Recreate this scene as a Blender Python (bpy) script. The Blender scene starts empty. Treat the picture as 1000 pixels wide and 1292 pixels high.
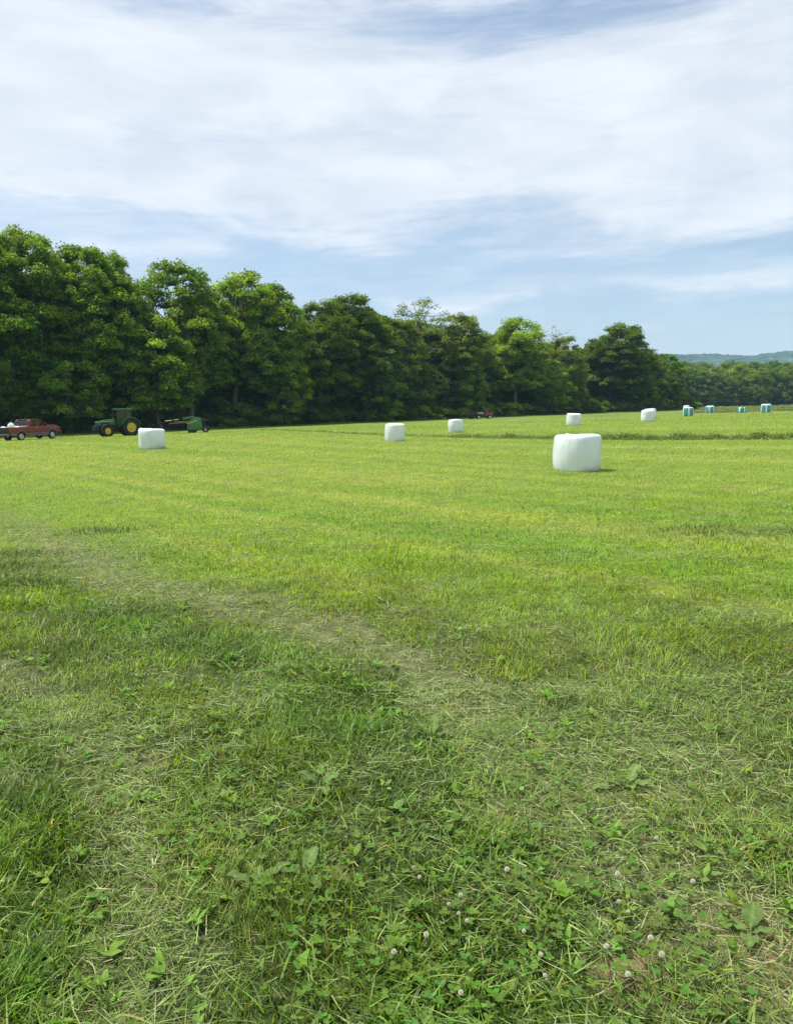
import bpy, bmesh, math, random
import numpy as np
from mathutils import Vector, Matrix
R = math.radians
S = bpy.context.scene
COL = S.collection
rng = np.random.default_rng(7)
random.seed(7)

# ------------------------------------------------------------------ camera, sky, sun, exposure
CAM_H, PITCH, F = 1.6, 7.2, 1000.0            # focal length in pixels of the 1000 px wide photograph
cam_d = bpy.data.cameras.new('camera'); cam = bpy.data.objects.new('camera', cam_d); COL.objects.link(cam)
cam.location = (0, 0, CAM_H); cam.rotation_euler = (R(90 - PITCH), 0, 0)
cam_d.sensor_fit = 'HORIZONTAL'; cam_d.sensor_width = 36; cam_d.lens = 36 * F / 1000
cam_d.clip_end = 12000; cam_d.clip_start = 0.05
S.camera = cam
S.view_settings.view_transform = 'Standard'; S.view_settings.look = 'None'
S.view_settings.exposure = 0.42; S.view_settings.gamma = 1.0
S.cycles.max_bounces = 6; S.cycles.diffuse_bounces = 3; S.cycles.glossy_bounces = 2
S.cycles.transmission_bounces = 4; S.cycles.transparent_max_bounces = 6; S.cycles.volume_bounces = 1
S.cycles.caustics_reflective = False; S.cycles.caustics_refractive = False
S.cycles.sample_clamp_indirect = 4.0
S.cycles.use_adaptive_sampling = True; S.cycles.adaptive_threshold = 0.02

SUN_EL, SUN_AZ = 65.0, -70.0                  # azimuth measured from +Y towards +X
sd = Vector((math.sin(R(SUN_AZ)) * math.cos(R(SUN_EL)), math.cos(R(SUN_AZ)) * math.cos(R(SUN_EL)), math.sin(R(SUN_EL))))
sl = bpy.data.lights.new('sun', 'SUN'); sun = bpy.data.objects.new('sun', sl); COL.objects.link(sun)
sl.energy = 5.0; sl.angle = R(0.6); sl.color = (1.0, 0.955, 0.88)
sun.rotation_euler = sd.to_track_quat('Z', 'Y').to_euler(); sun.location = (-30, 30, 60)

W = bpy.data.worlds.new('World'); S.world = W; W.use_nodes = True
nt = W.node_tree; N = nt.nodes; Lk = nt.links
for n in list(N): N.remove(n)
class G:
    """tiny expression helper for shader node graphs"""
    def __init__(s, nt): s.nt = nt
    def node(s, t, **k):
        n = s.nt.nodes.new(t)
        for a, b in k.items(): setattr(n, a, b)
        return n
    def put(s, sock, v):
        if isinstance(v, bpy.types.NodeSocket): s.nt.links.new(v, sock)
        else: sock.default_value = v
    def m(s, op, a, b=0.0, c=None, clamp=False):
        n = s.node('ShaderNodeMath', operation=op, use_clamp=clamp)
        s.put(n.inputs[0], a); s.put(n.inputs[1], b)
        if c is not None: s.put(n.inputs[2], c)
        return n.outputs[0]
    def noise(s, vec, scale, detail=4, rough=.5, dist=0.0):
        n = s.node('ShaderNodeTexNoise'); s.put(n.inputs['Vector'], vec)
        n.inputs['Scale'].default_value = scale; n.inputs['Detail'].default_value = detail
        n.inputs['Roughness'].default_value = rough; n.inputs['Distortion'].default_value = dist
        return n.outputs['Fac']
    def sstep(s, v, a, b, lo=0.0, hi=1.0):
        n = s.node('ShaderNodeMapRange', interpolation_type='SMOOTHSTEP')
        s.put(n.inputs[0], v)
        for i, q in enumerate((a, b, lo, hi)): n.inputs[i + 1].default_value = q
        return n.outputs[0]
    def mix(s, f, a, b, mode='MIX'):
        n = s.node('ShaderNodeMix', data_type='RGBA', blend_type=mode)
        s.put(n.inputs[0], f); s.put(n.inputs[6], a); s.put(n.inputs[7], b)
        return n.outputs[2]
    def comb(s, x, y, z):
        n = s.node('ShaderNodeCombineXYZ'); s.put(n.inputs[0], x); s.put(n.inputs[1], y); s.put(n.inputs[2], z)
        return n.outputs[0]
g = G(nt)
sky = g.node('ShaderNodeTexSky', sky_type='NISHITA', sun_disc=False)
sky.sun_elevation = R(SUN_EL); sky.sun_rotation = R(SUN_AZ); sky.altitude = 100
sky.air_density = 1.0; sky.dust_density = 1.6; sky.ozone_density = 1.2
tc = g.node('ShaderNodeTexCoord'); sp = g.node('ShaderNodeSeparateXYZ'); Lk.new(tc.outputs['Generated'], sp.inputs[0])
az = g.m('MULTIPLY', g.m('ARCTAN2', sp.outputs[0], sp.outputs[1]), 57.2958)   # degrees right of +Y
el = g.m('MULTIPLY', g.m('ARCSINE', sp.outputs[2]), 57.2958)                  # degrees above the horizon
nv = g.comb(g.m('MULTIPLY', az, .035), g.m('MULTIPLY', g.m('SUBTRACT', el, g.m('MULTIPLY', az, .02)), .13), 0.0)
w1 = g.noise(nv, 1.0, 3, .5)
nv2 = g.comb(g.m('MULTIPLY', az, .06), g.m('MULTIPLY', g.m('SUBTRACT', el, g.m('MULTIPLY', az, .045)), .42), 3.7)
w2 = g.noise(nv2, 1.0, 7, .55, .25)
nv3 = g.comb(g.m('MULTIPLY', az, .11), g.m('MULTIPLY', g.m('ADD', el, g.m('MULTIPLY', az, .03)), .34), 9.1)
w3 = g.noise(nv3, 1.0, 8, .58, .35)
nv4 = g.comb(g.m('MULTIPLY', az, .20), g.m('MULTIPLY', g.m('SUBTRACT', el, g.m('MULTIPLY', az, .06)), 1.5), 5.5)
w4 = g.noise(nv4, 1.0, 9, .66, .5)
el_w = g.m('ADD', el, g.m('MULTIPLY', g.m('SUBTRACT', w2, .5), 5.0))
el_w = g.m('ADD', el_w, g.m('MULTIPLY', g.m('SUBTRACT', w3, .5), 3.5))
az_w = g.m('ADD', az, g.m('MULTIPLY', g.m('SUBTRACT', w3, .5), 14.0))
def blob(a0, e0, sa, se, tilt=0.0):
    da = g.m('SUBTRACT', az_w, a0); de = g.m('SUBTRACT', g.m('SUBTRACT', el_w, e0), g.m('MULTIPLY', da, tilt))
    q = g.m('ADD', g.m('POWER', g.m('DIVIDE', da, sa), 2.0), g.m('POWER', g.m('DIVIDE', de, se), 2.0))
    return g.m('EXPONENT', g.m('MULTIPLY', q, -1.0))
dens = g.sstep(el_w, 10.6, 14.5)                                             # the broad white sheet
for amp, a in (( .62, (25, 12.4, 16, 1.2, .12)), ( .38, (-6, 11.9, 9, .9, .05)), (.32, (4, 7.9, 6, .45, .02)), (.3,(-22,10.8,9,1.0,.0)),
               (.45, (16, 8.4, 13, .8, .03)), (.35, (-40, 9, 12, 5, 0)), (.35, (50, 9, 16, 5, 0)), (.3, (30, 9.3, 10, .8, .1))):
    dens = g.m('ADD', dens, g.m('MULTIPLY', blob(*a), amp))
for amp, a in ((.9, (9, 24.4, 14, 1.9, .03)), (.45, (24, 25.3, 9, 1.5, .10)), (.75, (-17, 25.6, 15, 1.5, .0)), (.30, (-27, 13.6, 7, 1.5, .0)),
               (.30, (8, 13.6, 7.5, 1.0, .12)), (.22, (-8, 17.5, 12, 1.2, .1)), (.2, (18, 20.2, 9, 1.1, -.05)), (.25, (14.5, 17.6, 1.3, .5, .1))):
    dens = g.m('SUBTRACT', dens, g.m('MULTIPLY', blob(*a), amp))
dens = g.m('ADD', dens, g.m('MULTIPLY', g.m('SUBTRACT', w2, .5), .75))
dens = g.m('ADD', dens, g.m('MULTIPLY', g.m('SUBTRACT', w3, .5), .5))
dens = g.m('ADD', dens, g.m('MULTIPLY', g.m('SUBTRACT', w4, .5), .95))
dens = g.m('MULTIPLY', g.m('ADD', g.sstep(dens, -.12, .95), .24), .80)
haze_low = g.sstep(el, -1.0, 11.0, .55, 0.0)
dens2 = g.m('MAXIMUM', g.m('MULTIPLY', dens, .93), haze_low)
cl_col = g.mix(g.sstep(w3, .3, .75), (6.0, 6.45, 7.0, 1), (7.5, 7.75, 8.0, 1))
sk = g.mix(1.0, sky.outputs[0], (1.08, 1.13, 1.12, 1), 'MULTIPLY')
fin = g.mix(dens2, sk, cl_col)
bg = g.node('ShaderNodeBackground'); bg.inputs['Strength'].default_value = 0.10
Lk.new(fin, bg.inputs['Color']); wo = g.node('ShaderNodeOutputWorld'); Lk.new(bg.outputs[0], wo.inputs[0])

# ------------------------------------------------------------------ noise and terrain
def vnoise(x, y, seed=0):
    x = np.asarray(x, float); y = np.asarray(y, float)
    xi = np.floor(x).astype(np.int64); yi = np.floor(y).astype(np.int64)
    fx = x - xi; fy = y - yi; fx = fx * fx * (3 - 2 * fx); fy = fy * fy * (3 - 2 * fy)
    def h(a, b):
        v = (a * 374761393 + b * 668265263 + seed * 974711) & 0xffffffff
        v = ((v ^ (v >> 13)) * 1274126177) & 0xffffffff
        return ((v ^ (v >> 16)) & 0xffff) / 65535.0
    return (h(xi, yi) * (1 - fx) + h(xi + 1, yi) * fx) * (1 - fy) + (h(xi, yi + 1) * (1 - fx) + h(xi + 1, yi + 1) * fx) * fy
def fbm(x, y, seed=0, o=4):
    s = 0; a = .5; t = 0
    for k in range(o):
        s = s + a * vnoise(x * 2 ** k + 17 * k, y * 2 ** k - 9 * k, seed + k); t += a; a *= .55
    return s / t
def sstep(a, b, v):
    t = np.clip((v - a) / (b - a), 0, 1); return t * t * (3 - 2 * t)
def base_z(x, y):
    x = np.asarray(x, float); y = np.asarray(y, float)
    return 8 * np.tanh(x / 267) - .27 * np.exp(-((x - 8) / 11) ** 2) * sstep(5, 21, y) * (1 - sstep(80, 125, y)) - .10 * np.exp(-((x + 2) / 7) ** 2) * sstep(30, 45, y) * (1 - sstep(60, 90, y))
def tz(x, y):
    x = np.asarray(x, float); y = np.asarray(y, float)
    z = base_z(x, y)
    near = np.exp(-(x * x + y * y) / 900.0)
    return z + (fbm(x * .9, y * .9, 3) - .5) * .09 * near + (fbm(x * 4, y * 4, 5, 3) - .5) * .035 * near + (fbm(x * .06, y * .06, 8, 2) - .5) * .12 * (1 - near)
_cp, _sp = math.cos(R(PITCH)), math.sin(R(PITCH))
def ray(px, py):
    a, b = (px - 500) / F, (646 - py) / F
    return Vector((a, _cp + b * _sp, -_sp + b * _cp))
def ground_at(px, py):
    """the spot of ground the survey sightline px, py meets"""
    d = ray(px, py); t = 1.6 / max(.001, -(d.z) + .03 * d.x)
    for _ in range(12):
        t = (float(base_z(d.x * t, 0)) - CAM_H) / d.z if abs(d.z) > 1e-6 else t
    return d.x * t, d.y * t
def ground_at_s(px, py):
    d = ray(px, py); t = CAM_H / (-d.z + .03 * d.x); return d.x * t, d.y * t
def x_at(px, dist, z=None):
    """sideways metres of column px for something standing dist metres ahead"""
    return (px - 500) / F * (dist * _cp + 1.3 * _sp)
def col_at(px, dist):
    """the spot at forward distance dist in the direction of column px"""
    return (px - 500) / F * dist * 1.0, dist

TR1 = [ground_at_s(*p) for p in ((-160, 610), (0, 652), (150, 728), (300, 768), (420, 797), (520, 842), (600, 900), (680, 980), (770, 1065), (870, 1150), (1010, 1235), (1200, 1330))]
TR2 = [ground_at_s(*p) for p in ((-200, 800), (-40, 830), (60, 880), (130, 960), (165, 1050), (190, 1130), (165, 1250), (140, 1400))]
LUSH = [ground_at_s(*p) for p in ((-60, 735), (60, 755), (220, 800), (370, 850), (470, 910), (540, 1000), (600, 1110), (640, 1230), (700, 1400))]
LUSH2 = [ground_at_s(*p) for p in ((-30, 850), (10, 960), (40, 1080), (60, 1200), (40, 1350))]
def dseg(x, y, pts):
    best = np.full(np.shape(x), 1e9)
    for (ax, ay), (bx, by) in zip(pts, pts[1:]):
        dx, dy = bx - ax, by - ay; t = np.clip(((x - ax) * dx + (y - ay) * dy) / (dx * dx + dy * dy), 0, 1)
        best = np.minimum(best, np.hypot(x - ax - t * dx, y - ay - t * dy))
    return best
SPOTS = {'soil': [(985, 1215, .16), (945, 1165, .10), (790, 1225, .10), (640, 1032, .08), (430, 1100, .06), (190, 960, .07)],
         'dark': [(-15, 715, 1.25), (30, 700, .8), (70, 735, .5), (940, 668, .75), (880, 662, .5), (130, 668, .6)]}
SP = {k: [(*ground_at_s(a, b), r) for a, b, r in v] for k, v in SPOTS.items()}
def style(x, y):
    n1 = fbm(x * .8, y * .8, 21); n2 = fbm(x * 2.7, y * 2.7, 31); n3 = fbm(x * .35, y * .35, 41, 3)
    d1 = dseg(x, y, TR1) + (n2 - .5) * 1.0; d2 = dseg(x, y, TR2) + (n2 - .5) * .4
    w1 = .15 + .028 * y
    dry = np.exp(-(d1 / w1) ** 2) * (.55 + .65 * n1) * (1 - .55 * sstep(8.5, 15, y)) + np.exp(-(d2 / .16) ** 2) * .75
    right = sstep(-.1, 1.0, x) * sstep(7.0, 3.5, y) * .36 * (.4 + n1 * 1.2)
    cx, cy = ground_at_s(375, 785); dry = dry * (1 + .6 * np.exp(-((x - cx) ** 2 + (y - cy) ** 2) / 1.2))
    dry = np.clip(dry + right + sstep(.56, .72, n2) * .35, 0, 1)
    lush = np.exp(-(dseg(x, y, LUSH) / (.3 + .03 * y)) ** 2) * .9 + np.exp(-(dseg(x, y, LUSH2) / .3) ** 2) * .8 + sstep(.52, .68, n1) * .45
    lush = np.clip(lush * (1 - dry * .7), 0, 1)
    bright = sstep(4.2, 9.5, y + .35 * x + (n1 - .5) * 2.5)
    bright = bright * (1 - .6 * np.clip(dry, 0, 1))
    soil = np.zeros_like(dry)
    for sx, sy, r in SP['soil']: soil = np.maximum(soil, np.exp(-(((x - sx) ** 2 + (y - sy) ** 2) / r ** 2)))
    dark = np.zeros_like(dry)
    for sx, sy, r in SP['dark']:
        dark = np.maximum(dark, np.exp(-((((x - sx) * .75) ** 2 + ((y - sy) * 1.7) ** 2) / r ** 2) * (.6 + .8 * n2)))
    # mowing bands across the field, parallel to the hay windrow
    u = x * .8 + y * .6; v = -x * .6 + y * .8
    band = fbm(u * .38, v * .03, 51, 3) * .45 + fbm(u * 1.7, v * .05, 57, 2) * .55
    band = np.clip(.5 + (band - .5) * 1.3, 0, 1)
    return dry, lush, bright, soil, dark, band, n3

# ------------------------------------------------------------------ helpers
def tag(o, label=None, cat=None, group=None, kind=None):
    if label: o['label'] = label
    if cat: o['category'] = cat
    if group: o['group'] = group
    if kind: o['kind'] = kind
    return o
def empty(name, loc, rz=0, tilt=0):
    o = bpy.data.objects.new(name, None); COL.objects.link(o); o.location = loc; o.rotation_euler = (0, tilt, rz)
    o.empty_display_size = .3
    return o
def copy_tree(o, parent=None):
    c = o.copy(); COL.objects.link(c); c.parent = parent
    for ch in list(o.children): copy_tree(ch, c)
    return c
def link_mesh(name, me, mat, parent=None, smooth=True):
    o = bpy.data.objects.new(name, me); COL.objects.link(o)
    if mat: me.materials.append(mat)
    if parent: o.parent = parent
    if smooth: me.polygons.foreach_set('use_smooth', np.ones(len(me.polygons), bool))
    return o
def np_mesh(name, V, Fc, colors=None):
    """V (n,3); Fc (m,k) with k = 3 or 4"""
    me = bpy.data.meshes.new(name); k = Fc.shape[1]
    me.vertices.add(len(V)); me.vertices.foreach_set('co', np.ascontiguousarray(V, np.float32).ravel())
    me.loops.add(Fc.size); me.loops.foreach_set('vertex_index', np.ascontiguousarray(Fc, np.int32).ravel())
    me.polygons.add(len(Fc)); me.polygons.foreach_set('loop_start', np.arange(0, Fc.size, k, dtype=np.int32))
    if colors is not None:
        ca = me.color_attributes.new('tint', 'FLOAT_COLOR', 'POINT')
        c4 = np.ones((len(V), 4), np.float32); c4[:, :3] = colors; ca.data.foreach_set('color', c4.ravel())
    me.update(calc_edges=True)
    return me

def mat(name):
    m = bpy.data.materials.new(name); m.use_nodes = True
    m.node_tree.nodes.clear(); return m, G(m.node_tree)
def out(g_, sh):
    o = g_.node('ShaderNodeOutputMaterial'); g_.nt.links.new(sh, o.inputs[0])
def bsdf(g_, col, rough=.5, metal=0.0, spec=.5, normal=None, coat=0.0):
    b = g_.node('ShaderNodeBsdfPrincipled'); g_.put(b.inputs['Base Color'], col); g_.put(b.inputs['Roughness'], rough)
    b.inputs['Metallic'].default_value = metal; b.inputs['Specular IOR Level'].default_value = spec
    if coat: b.inputs['Coat Weight'].default_value = coat; b.inputs['Coat Roughness'].default_value = .08
    if normal is not None: g_.put(b.inputs['Normal'], normal)
    return b.outputs[0]
def bump(g_, h, strength, dist):
    n = g_.node('ShaderNodeBump'); g_.put(n.inputs['Height'], h); n.inputs['Strength'].default_value = strength
    n.inputs['Distance'].default_value = dist; return n.outputs[0]
def objco(g_):
    return g_.node('ShaderNodeTexCoord').outputs['Object']

def simple(name, col, rough=.5, metal=0.0, spec=.5, coat=0.0, dirt=.25, dscale=3.0, dcol=None):
    """paint, plastic, metal with slight wear and dust"""
    m, g_ = mat(name)
    n = g_.noise(objco(g_), dscale, 5, .6)
    dc = dcol or (col[0] * .6 + .03, col[1] * .6 + .028, col[2] * .6 + .02)
    c = g_.mix(g_.sstep(n, .42, .75, 0, dirt), (*col, 1), (*dc, 1))
    out(g_, bsdf(g_, c, g_.sstep(n, .3, .8, rough, min(1, rough + .2)), metal, spec, None, coat)); return m

def leafmat(name, trans=.35, gain=(1.25, 1.15, .5), rough=.5, var=.18, spec=.3, tint=(1, 1, 1), blotch=0, rand=True):
    m, g_ = mat(name)
    a = g_.node('ShaderNodeAttribute', attribute_name='tint').outputs['Color']
    oi = g_.node('ShaderNodeObjectInfo').outputs['Random']
    c = g_.mix(1.0, a, (*tint, 1), 'MULTIPLY')
    if blotch:
        c = g_.mix(1.0, c, g_.mix(g_.sstep(g_.noise(objco(g_), blotch, 5, .65), .35, .7), (.72, .78, .7, 1), (1.2, 1.1, 1.0, 1)), 'MULTIPLY')
    if rand:
        c = g_.mix(1.0, c, g_.mix(oi, (1 - var, 1 - var * .7, 1 - var, 1), (1 + var, 1 + var * .6, 1 + var * .3, 1)), 'MULTIPLY')
    p = bsdf(g_, c, rough, 0, spec)
    t = g_.node('ShaderNodeBsdfTranslucent'); g_.put(t.inputs[0], g_.mix(1.0, c, (*gain, 1), 'MULTIPLY'))
    mx = g_.node('ShaderNodeMixShader'); mx.inputs[0].default_value = trans
    g_.nt.links.new(p, mx.inputs[1]); g_.nt.links.new(t.outputs[0], mx.inputs[2]); out(g_, mx.outputs[0]); return m

M = {}
M['grass'] = leafmat('grass_blades', .42, (1.5, 1.3, .38), .42, spec=.22, rand=False)
M['leaf'] = leafmat('tree_leaves', .45, (1.6, 1.45, .35), .6, spec=.15, var=.2)
M['weed'] = leafmat('weed_leaves', .38, (1.4, 1.2, .4), .6, spec=.12, blotch=70, rand=False)
# bark
m, g_ = mat('bark'); co = objco(g_)
mp = g_.node('ShaderNodeMapping'); g_.put(mp.inputs[0], co); mp.inputs['Scale'].default_value = (6, 6, 1.2)
n = g_.noise(mp.outputs[0], 1.5, 6, .65)
out(g_, bsdf(g_, g_.mix(n, (.05, .042, .032, 1), (.22, .19, .15, 1)), .9, 0, .2, bump(g_, n, .8, .06))); M['bark'] = m
# ground
m, g_ = mat('field_ground'); co = objco(g_)
a = g_.node('ShaderNodeAttribute', attribute_name='tint').outputs['Color']
nA = g_.noise(co, 2.2, 6, .65); nB = g_.noise(co, 14.0, 5, .7); nC = g_.noise(co, .12, 4, .55)
c = g_.mix(g_.sstep(nB, .35, .7), (.62, .62, .6, 1), (1.2, 1.2, 1.15, 1))
c = g_.mix(1.0, a, c, 'MULTIPLY')
c = g_.mix(1.0, c, g_.mix(g_.sstep(nA, .3, .7), (.78, .83, .8, 1), (1.18, 1.13, 1.1, 1)), 'MULTIPLY')
c = g_.mix(1.0, c, g_.mix(g_.sstep(nC, .35, .65), (.92, .95, .9, 1), (1.08, 1.03, 1.08, 1)), 'MULTIPLY')
out(g_, bsdf(g_, c, .9, 0, .12, bump(g_, g_.m('ADD', nB, nA), .6, .05))); M['ground'] = m
# hill woods
m, g_ = mat('hill_woods'); co = objco(g_)
nA = g_.noise(co, .045, 5, .7); nB = g_.noise(co, .006, 4, .6)
c = g_.mix(g_.sstep(nA, .42, .62), (.008, .018, .010, 1), (.06, .10, .035, 1))
c = g_.mix(g_.sstep(nB, .5, .68), c, (.08, .12, .05, 1))
out(g_, bsdf(g_, c, .95, 0, .05, bump(g_, nA, 1.0, 9.0))); M['hill'] = m
# bale film
def film(name, base, stripe=None):
    m, g_ = mat(name); co = objco(g_)
    mp = g_.node('ShaderNodeMapping'); g_.put(mp.inputs[0], co); mp.inputs['Scale'].default_value = (1, 1, .18)
    n = g_.noise(mp.outputs[0], 5, 5, .55, .8); n2 = g_.noise(co, 2.2, 4, .6); n3 = g_.noise(mp.outputs[0], 26, 3, .5)
    c = g_.mix(g_.sstep(n, .35, .75), (*base, 1), (base[0] * .88, base[1] * .92, base[2] * .90, 1))
    if stripe:
        s = g_.node('ShaderNodeSeparateXYZ'); g_.put(s.inputs[0], co)
        ang = g_.m('ARCTAN2', s.outputs[0], s.outputs[1])
        w = g_.m('SINE', g_.m('ADD', g_.m('MULTIPLY', ang, 5.0), g_.m('MULTIPLY', n2, 1.2)))
        w2 = g_.m('GREATER_THAN', s.outputs[2], 1.02)
        c = g_.mix(g_.m('MAXIMUM', g_.sstep(w, .55, .75), w2), c, (*stripe, 1))
    s2 = g_.node('ShaderNodeSeparateXYZ'); g_.put(s2.inputs[0], co)
    c = g_.mix(g_.m('MULTIPLY', g_.sstep(s2.outputs[2], .0, .22, .55, 0), g_.sstep(n2, .4, .7)), c, (.22, .24, .12, 1))
    h = g_.m('ADD', g_.m('MULTIPLY', n, .6), g_.m('MULTIPLY', n3, .5)); h = g_.m('ADD', h, g_.m('MULTIPLY', g_.noise(mp.outputs[0], 14, 4, .6, 1.6), .35))
    p = bsdf(g_, c, .24, 0, .5, bump(g_, h, .6, .03))
    out(g_, p); return m
M['film'] = film('white_bale_film', (.74, .78, .80)); M['teal'] = film('teal_bale_film', (.07, .30, .30), (.62, .78, .78))
M['red'] = simple('red_paint', (.17, .006, .013), .28, 0, .5, .6, .3)
M['greyp'] = simple('grey_paint', (.11, .10, .095), .45, 0, .5)
M['black'] = simple('black_plastic', (.018, .018, .018), .55)
M['tyre'] = simple('tyre_rubber', (.022, .021, .02), .85, 0, .3, dirt=.5, dcol=(.08, .07, .05))
M['chrome'] = simple('alloy', (.55, .55, .56), .3, .9)
M['whitep'] = simple('white_plastic', (.72, .72, .70), .5)
M['green'] = simple('green_paint', (.015, .13, .03), .3, 0, .5, .5, .3)
M['yellow'] = simple('yellow_paint', (.50, .38, .03), .4, 0, .5)
M['tan'] = simple('tan_metal', (.36, .32, .25), .55)
M['rust'] = simple('rusty_sheet', (.15, .115, .075), .8)
M['curtain'] = simple('rubber_curtain', (.008, .008, .008), .9, 0, .2)
M['darkmetal'] = simple('dark_steel', (.03, .03, .032), .5, .4)
M['hayheap'] = simple('old_hay', (.22, .19, .11), .95)
m, g_ = mat('window_glass'); 
gl = g_.node('ShaderNodeBsdfGlossy'); gl.inputs['Roughness'].default_value = .05
tr = g_.node('ShaderNodeBsdfTransparent'); tr.inputs[0].default_value = (.05, .055, .055, 1)
mx = g_.node('ShaderNodeMixShader'); mx.inputs[0].default_value = .12
g_.nt.links.new(tr.outputs[0], mx.inputs[1]); g_.nt.links.new(gl.outputs[0], mx.inputs[2]); out(g_, mx.outputs[0]); M['glass'] = m
M['lens'] = simple('lamp_lens', (.6, .6, .58), .15)
M['redlens'] = simple('red_lens', (.4, .01, .01), .2)
M['petal'] = simple('clover_petals', (.62, .58, .48), .7, dirt=.35, dscale=200, dcol=(.45, .38, .26))

# ------------------------------------------------------------------ mesh shape builder
class MB:
    def __init__(s): s.bm = bmesh.new()
    def box(s, c, d, rot=None, bev=0.0):
        r = bmesh.ops.create_cube(s.bm, size=1.0); vs = r['verts']
        mtx = Matrix.Translation(c) @ (rot.to_4x4() if rot else Matrix.Identity(4)) @ Matrix.Diagonal((*d, 1))
        bmesh.ops.transform(s.bm, matrix=mtx, verts=vs)
        if bev:
            es = list({e for v in vs for e in v.link_edges}); bmesh.ops.bevel(s.bm, geom=es, offset=bev, segments=2, affect='EDGES', profile=.6)
        return s
    def prism(s, pts, y0, y1, bev=0.0, axis='y'):
        """outline in x,z swept from y0 to y1"""
        a = [s.bm.verts.new((p[0], y0, p[1])) for p in pts]; b = [s.bm.verts.new((p[0], y1, p[1])) for p in pts]
        n = len(pts); fs = [s.bm.faces.new(a), s.bm.faces.new(b[::-1])]
        for i in range(n): fs.append(s.bm.faces.new((a[i], b[i], b[(i + 1) % n], a[(i + 1) % n])))
        bmesh.ops.recalc_face_normals(s.bm, faces=fs)
        if bev:
            es = list({e for f in fs for e in f.edges}); bmesh.ops.bevel(s.bm, geom=es, offset=bev, segments=2, affect='EDGES', profile=.6)
        return s
    def tube(s, pts, rad, seg=8, cap=True):
        pts = [Vector(p) for p in pts]; rad = rad if isinstance(rad, (list, tuple)) else [rad] * len(pts)
        rings = []; ref = Vector((.13, .31, .94))
        for i, p in enumerate(pts):
            d = (pts[min(i + 1, len(pts) - 1)] - pts[max(i - 1, 0)]).normalized()
            u = d.cross(ref); u = u.normalized() if u.length > 1e-4 else d.orthogonal().normalized(); v = d.cross(u)
            rings.append([s.bm.verts.new(p + (u * math.cos(2 * math.pi * k / seg) + v * math.sin(2 * math.pi * k / seg)) * rad[i]) for k in range(seg)])
        for A, B in zip(rings, rings[1:]):
            for k in range(seg): s.bm.faces.new((A[k], A[(k + 1) % seg], B[(k + 1) % seg], B[k]))
        if cap: s.bm.faces.new(rings[0][::-1]); s.bm.faces.new(rings[-1])
        return s
    def lathe(s, prof, c=(0, 0, 0), axis='z', seg=28, fn=None, cap=True):
        """prof = [(radius, along)]"""
        rings = []
        for r, h in prof:
            ring = []
            for k in range(seg):
                t = 2 * math.pi * k / seg; rr = r * (fn(t, h) if fn else 1)
                q = (rr * math.cos(t), rr * math.sin(t), h)
                if axis == 'y': q = (q[0], q[2], q[1])
                ring.append(s.bm.verts.new(Vector(c) + Vector(q)))
            rings.append(ring)
        fs = []
        for A, B in zip(rings, rings[1:]):
            for k in range(seg): fs.append(s.bm.faces.new((A[k], A[(k + 1) % seg], B[(k + 1) % seg], B[k])))
        if cap: fs.append(s.bm.faces.new(rings[0][::-1])); fs.append(s.bm.faces.new(rings[-1]))
        bmesh.ops.recalc_face_normals(s.bm, faces=fs)
        return s
    def build(s, name, material, parent=None, smooth=True, angle=35):
        me = bpy.data.meshes.new(name); s.bm.to_mesh(me); s.bm.free()
        o = link_mesh(name, me, material, parent, smooth)
        if smooth: me.set_sharp_from_angle(angle=R(angle))
        return o

# ------------------------------------------------------------------ setting: ground, hill
def lerp3(a, b, t): return a + (np.asarray(b, float) - a) * t[:, None]
def ground_col(x, y):
    dry, lush, bright, soil, dark, band, n3 = style(x, y)
    c = np.tile(np.array([.034, .05, .015]), (len(x), 1))
    c = lerp3(c, (.18, .25, .035), bright * (.75 + .25 * band))
    c = lerp3(c, (.13, .225, .026), sstep(.55, .35, band) * bright * .6)
    c = lerp3(c, (.245, .275, .06), sstep(.55, .72, band) * bright * .5)
    c = lerp3(c, (.165, .17, .09), dry * .75)
    c = lerp3(c, (.05, .10, .02), lush * .6 * (1 - bright))
    c = lerp3(c, (.20, .145, .09), soil)
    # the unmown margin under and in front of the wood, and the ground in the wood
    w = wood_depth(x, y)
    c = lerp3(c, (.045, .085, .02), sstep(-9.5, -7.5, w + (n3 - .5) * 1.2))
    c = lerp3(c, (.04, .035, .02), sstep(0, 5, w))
    far = sstep(107, 118, y * .93 + x * .37) * (1 - sstep(-9.5, -8, w))
    c = lerp3(c, (.10, .17, .045), far * .3)
    return c
WA, WB = np.array((-51.0, 95.0)), np.array((78.0, 214.0))          # the line of the front trunks
_wd = (WB - WA) / np.linalg.norm(WB - WA); _wn = np.array((-_wd[1], _wd[0]))
def wood_depth(x, y): 
    s = (x - WA[0]) * _wd[0] + (y - WA[1]) * _wd[1]
    L = np.linalg.norm(WB - WA)
    return (x - WA[0]) * _wn[0] + (y - WA[1]) * _wn[1] - np.maximum(0, s - L) * .5
def wood_pt(s, d): return WA + _wd * s + _wn * d                   # s along the edge, d metres into the wood
def wood_px(px, d=0.0):
    """where column px crosses the line d metres inside the wood"""
    k = (px - 500) / F; A = wood_pt(0, d)
    t = (k * A[1] - A[0]) / (_wd[0] - k * _wd[1]); return A + _wd * t
rr = np.concatenate([[0.0], np.geomspace(.35, 30, 150), np.geomspace(31, 4200, 110)])
seg = 480
th = np.linspace(0, 2 * np.pi, seg, endpoint=False)
X = (rr[1:, None] * np.sin(th)).ravel(); Y = (rr[1:, None] * np.cos(th)).ravel()
X = np.concatenate([[0], X]); Y = np.concatenate([[0], Y])
Z = tz(X, Y)
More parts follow.
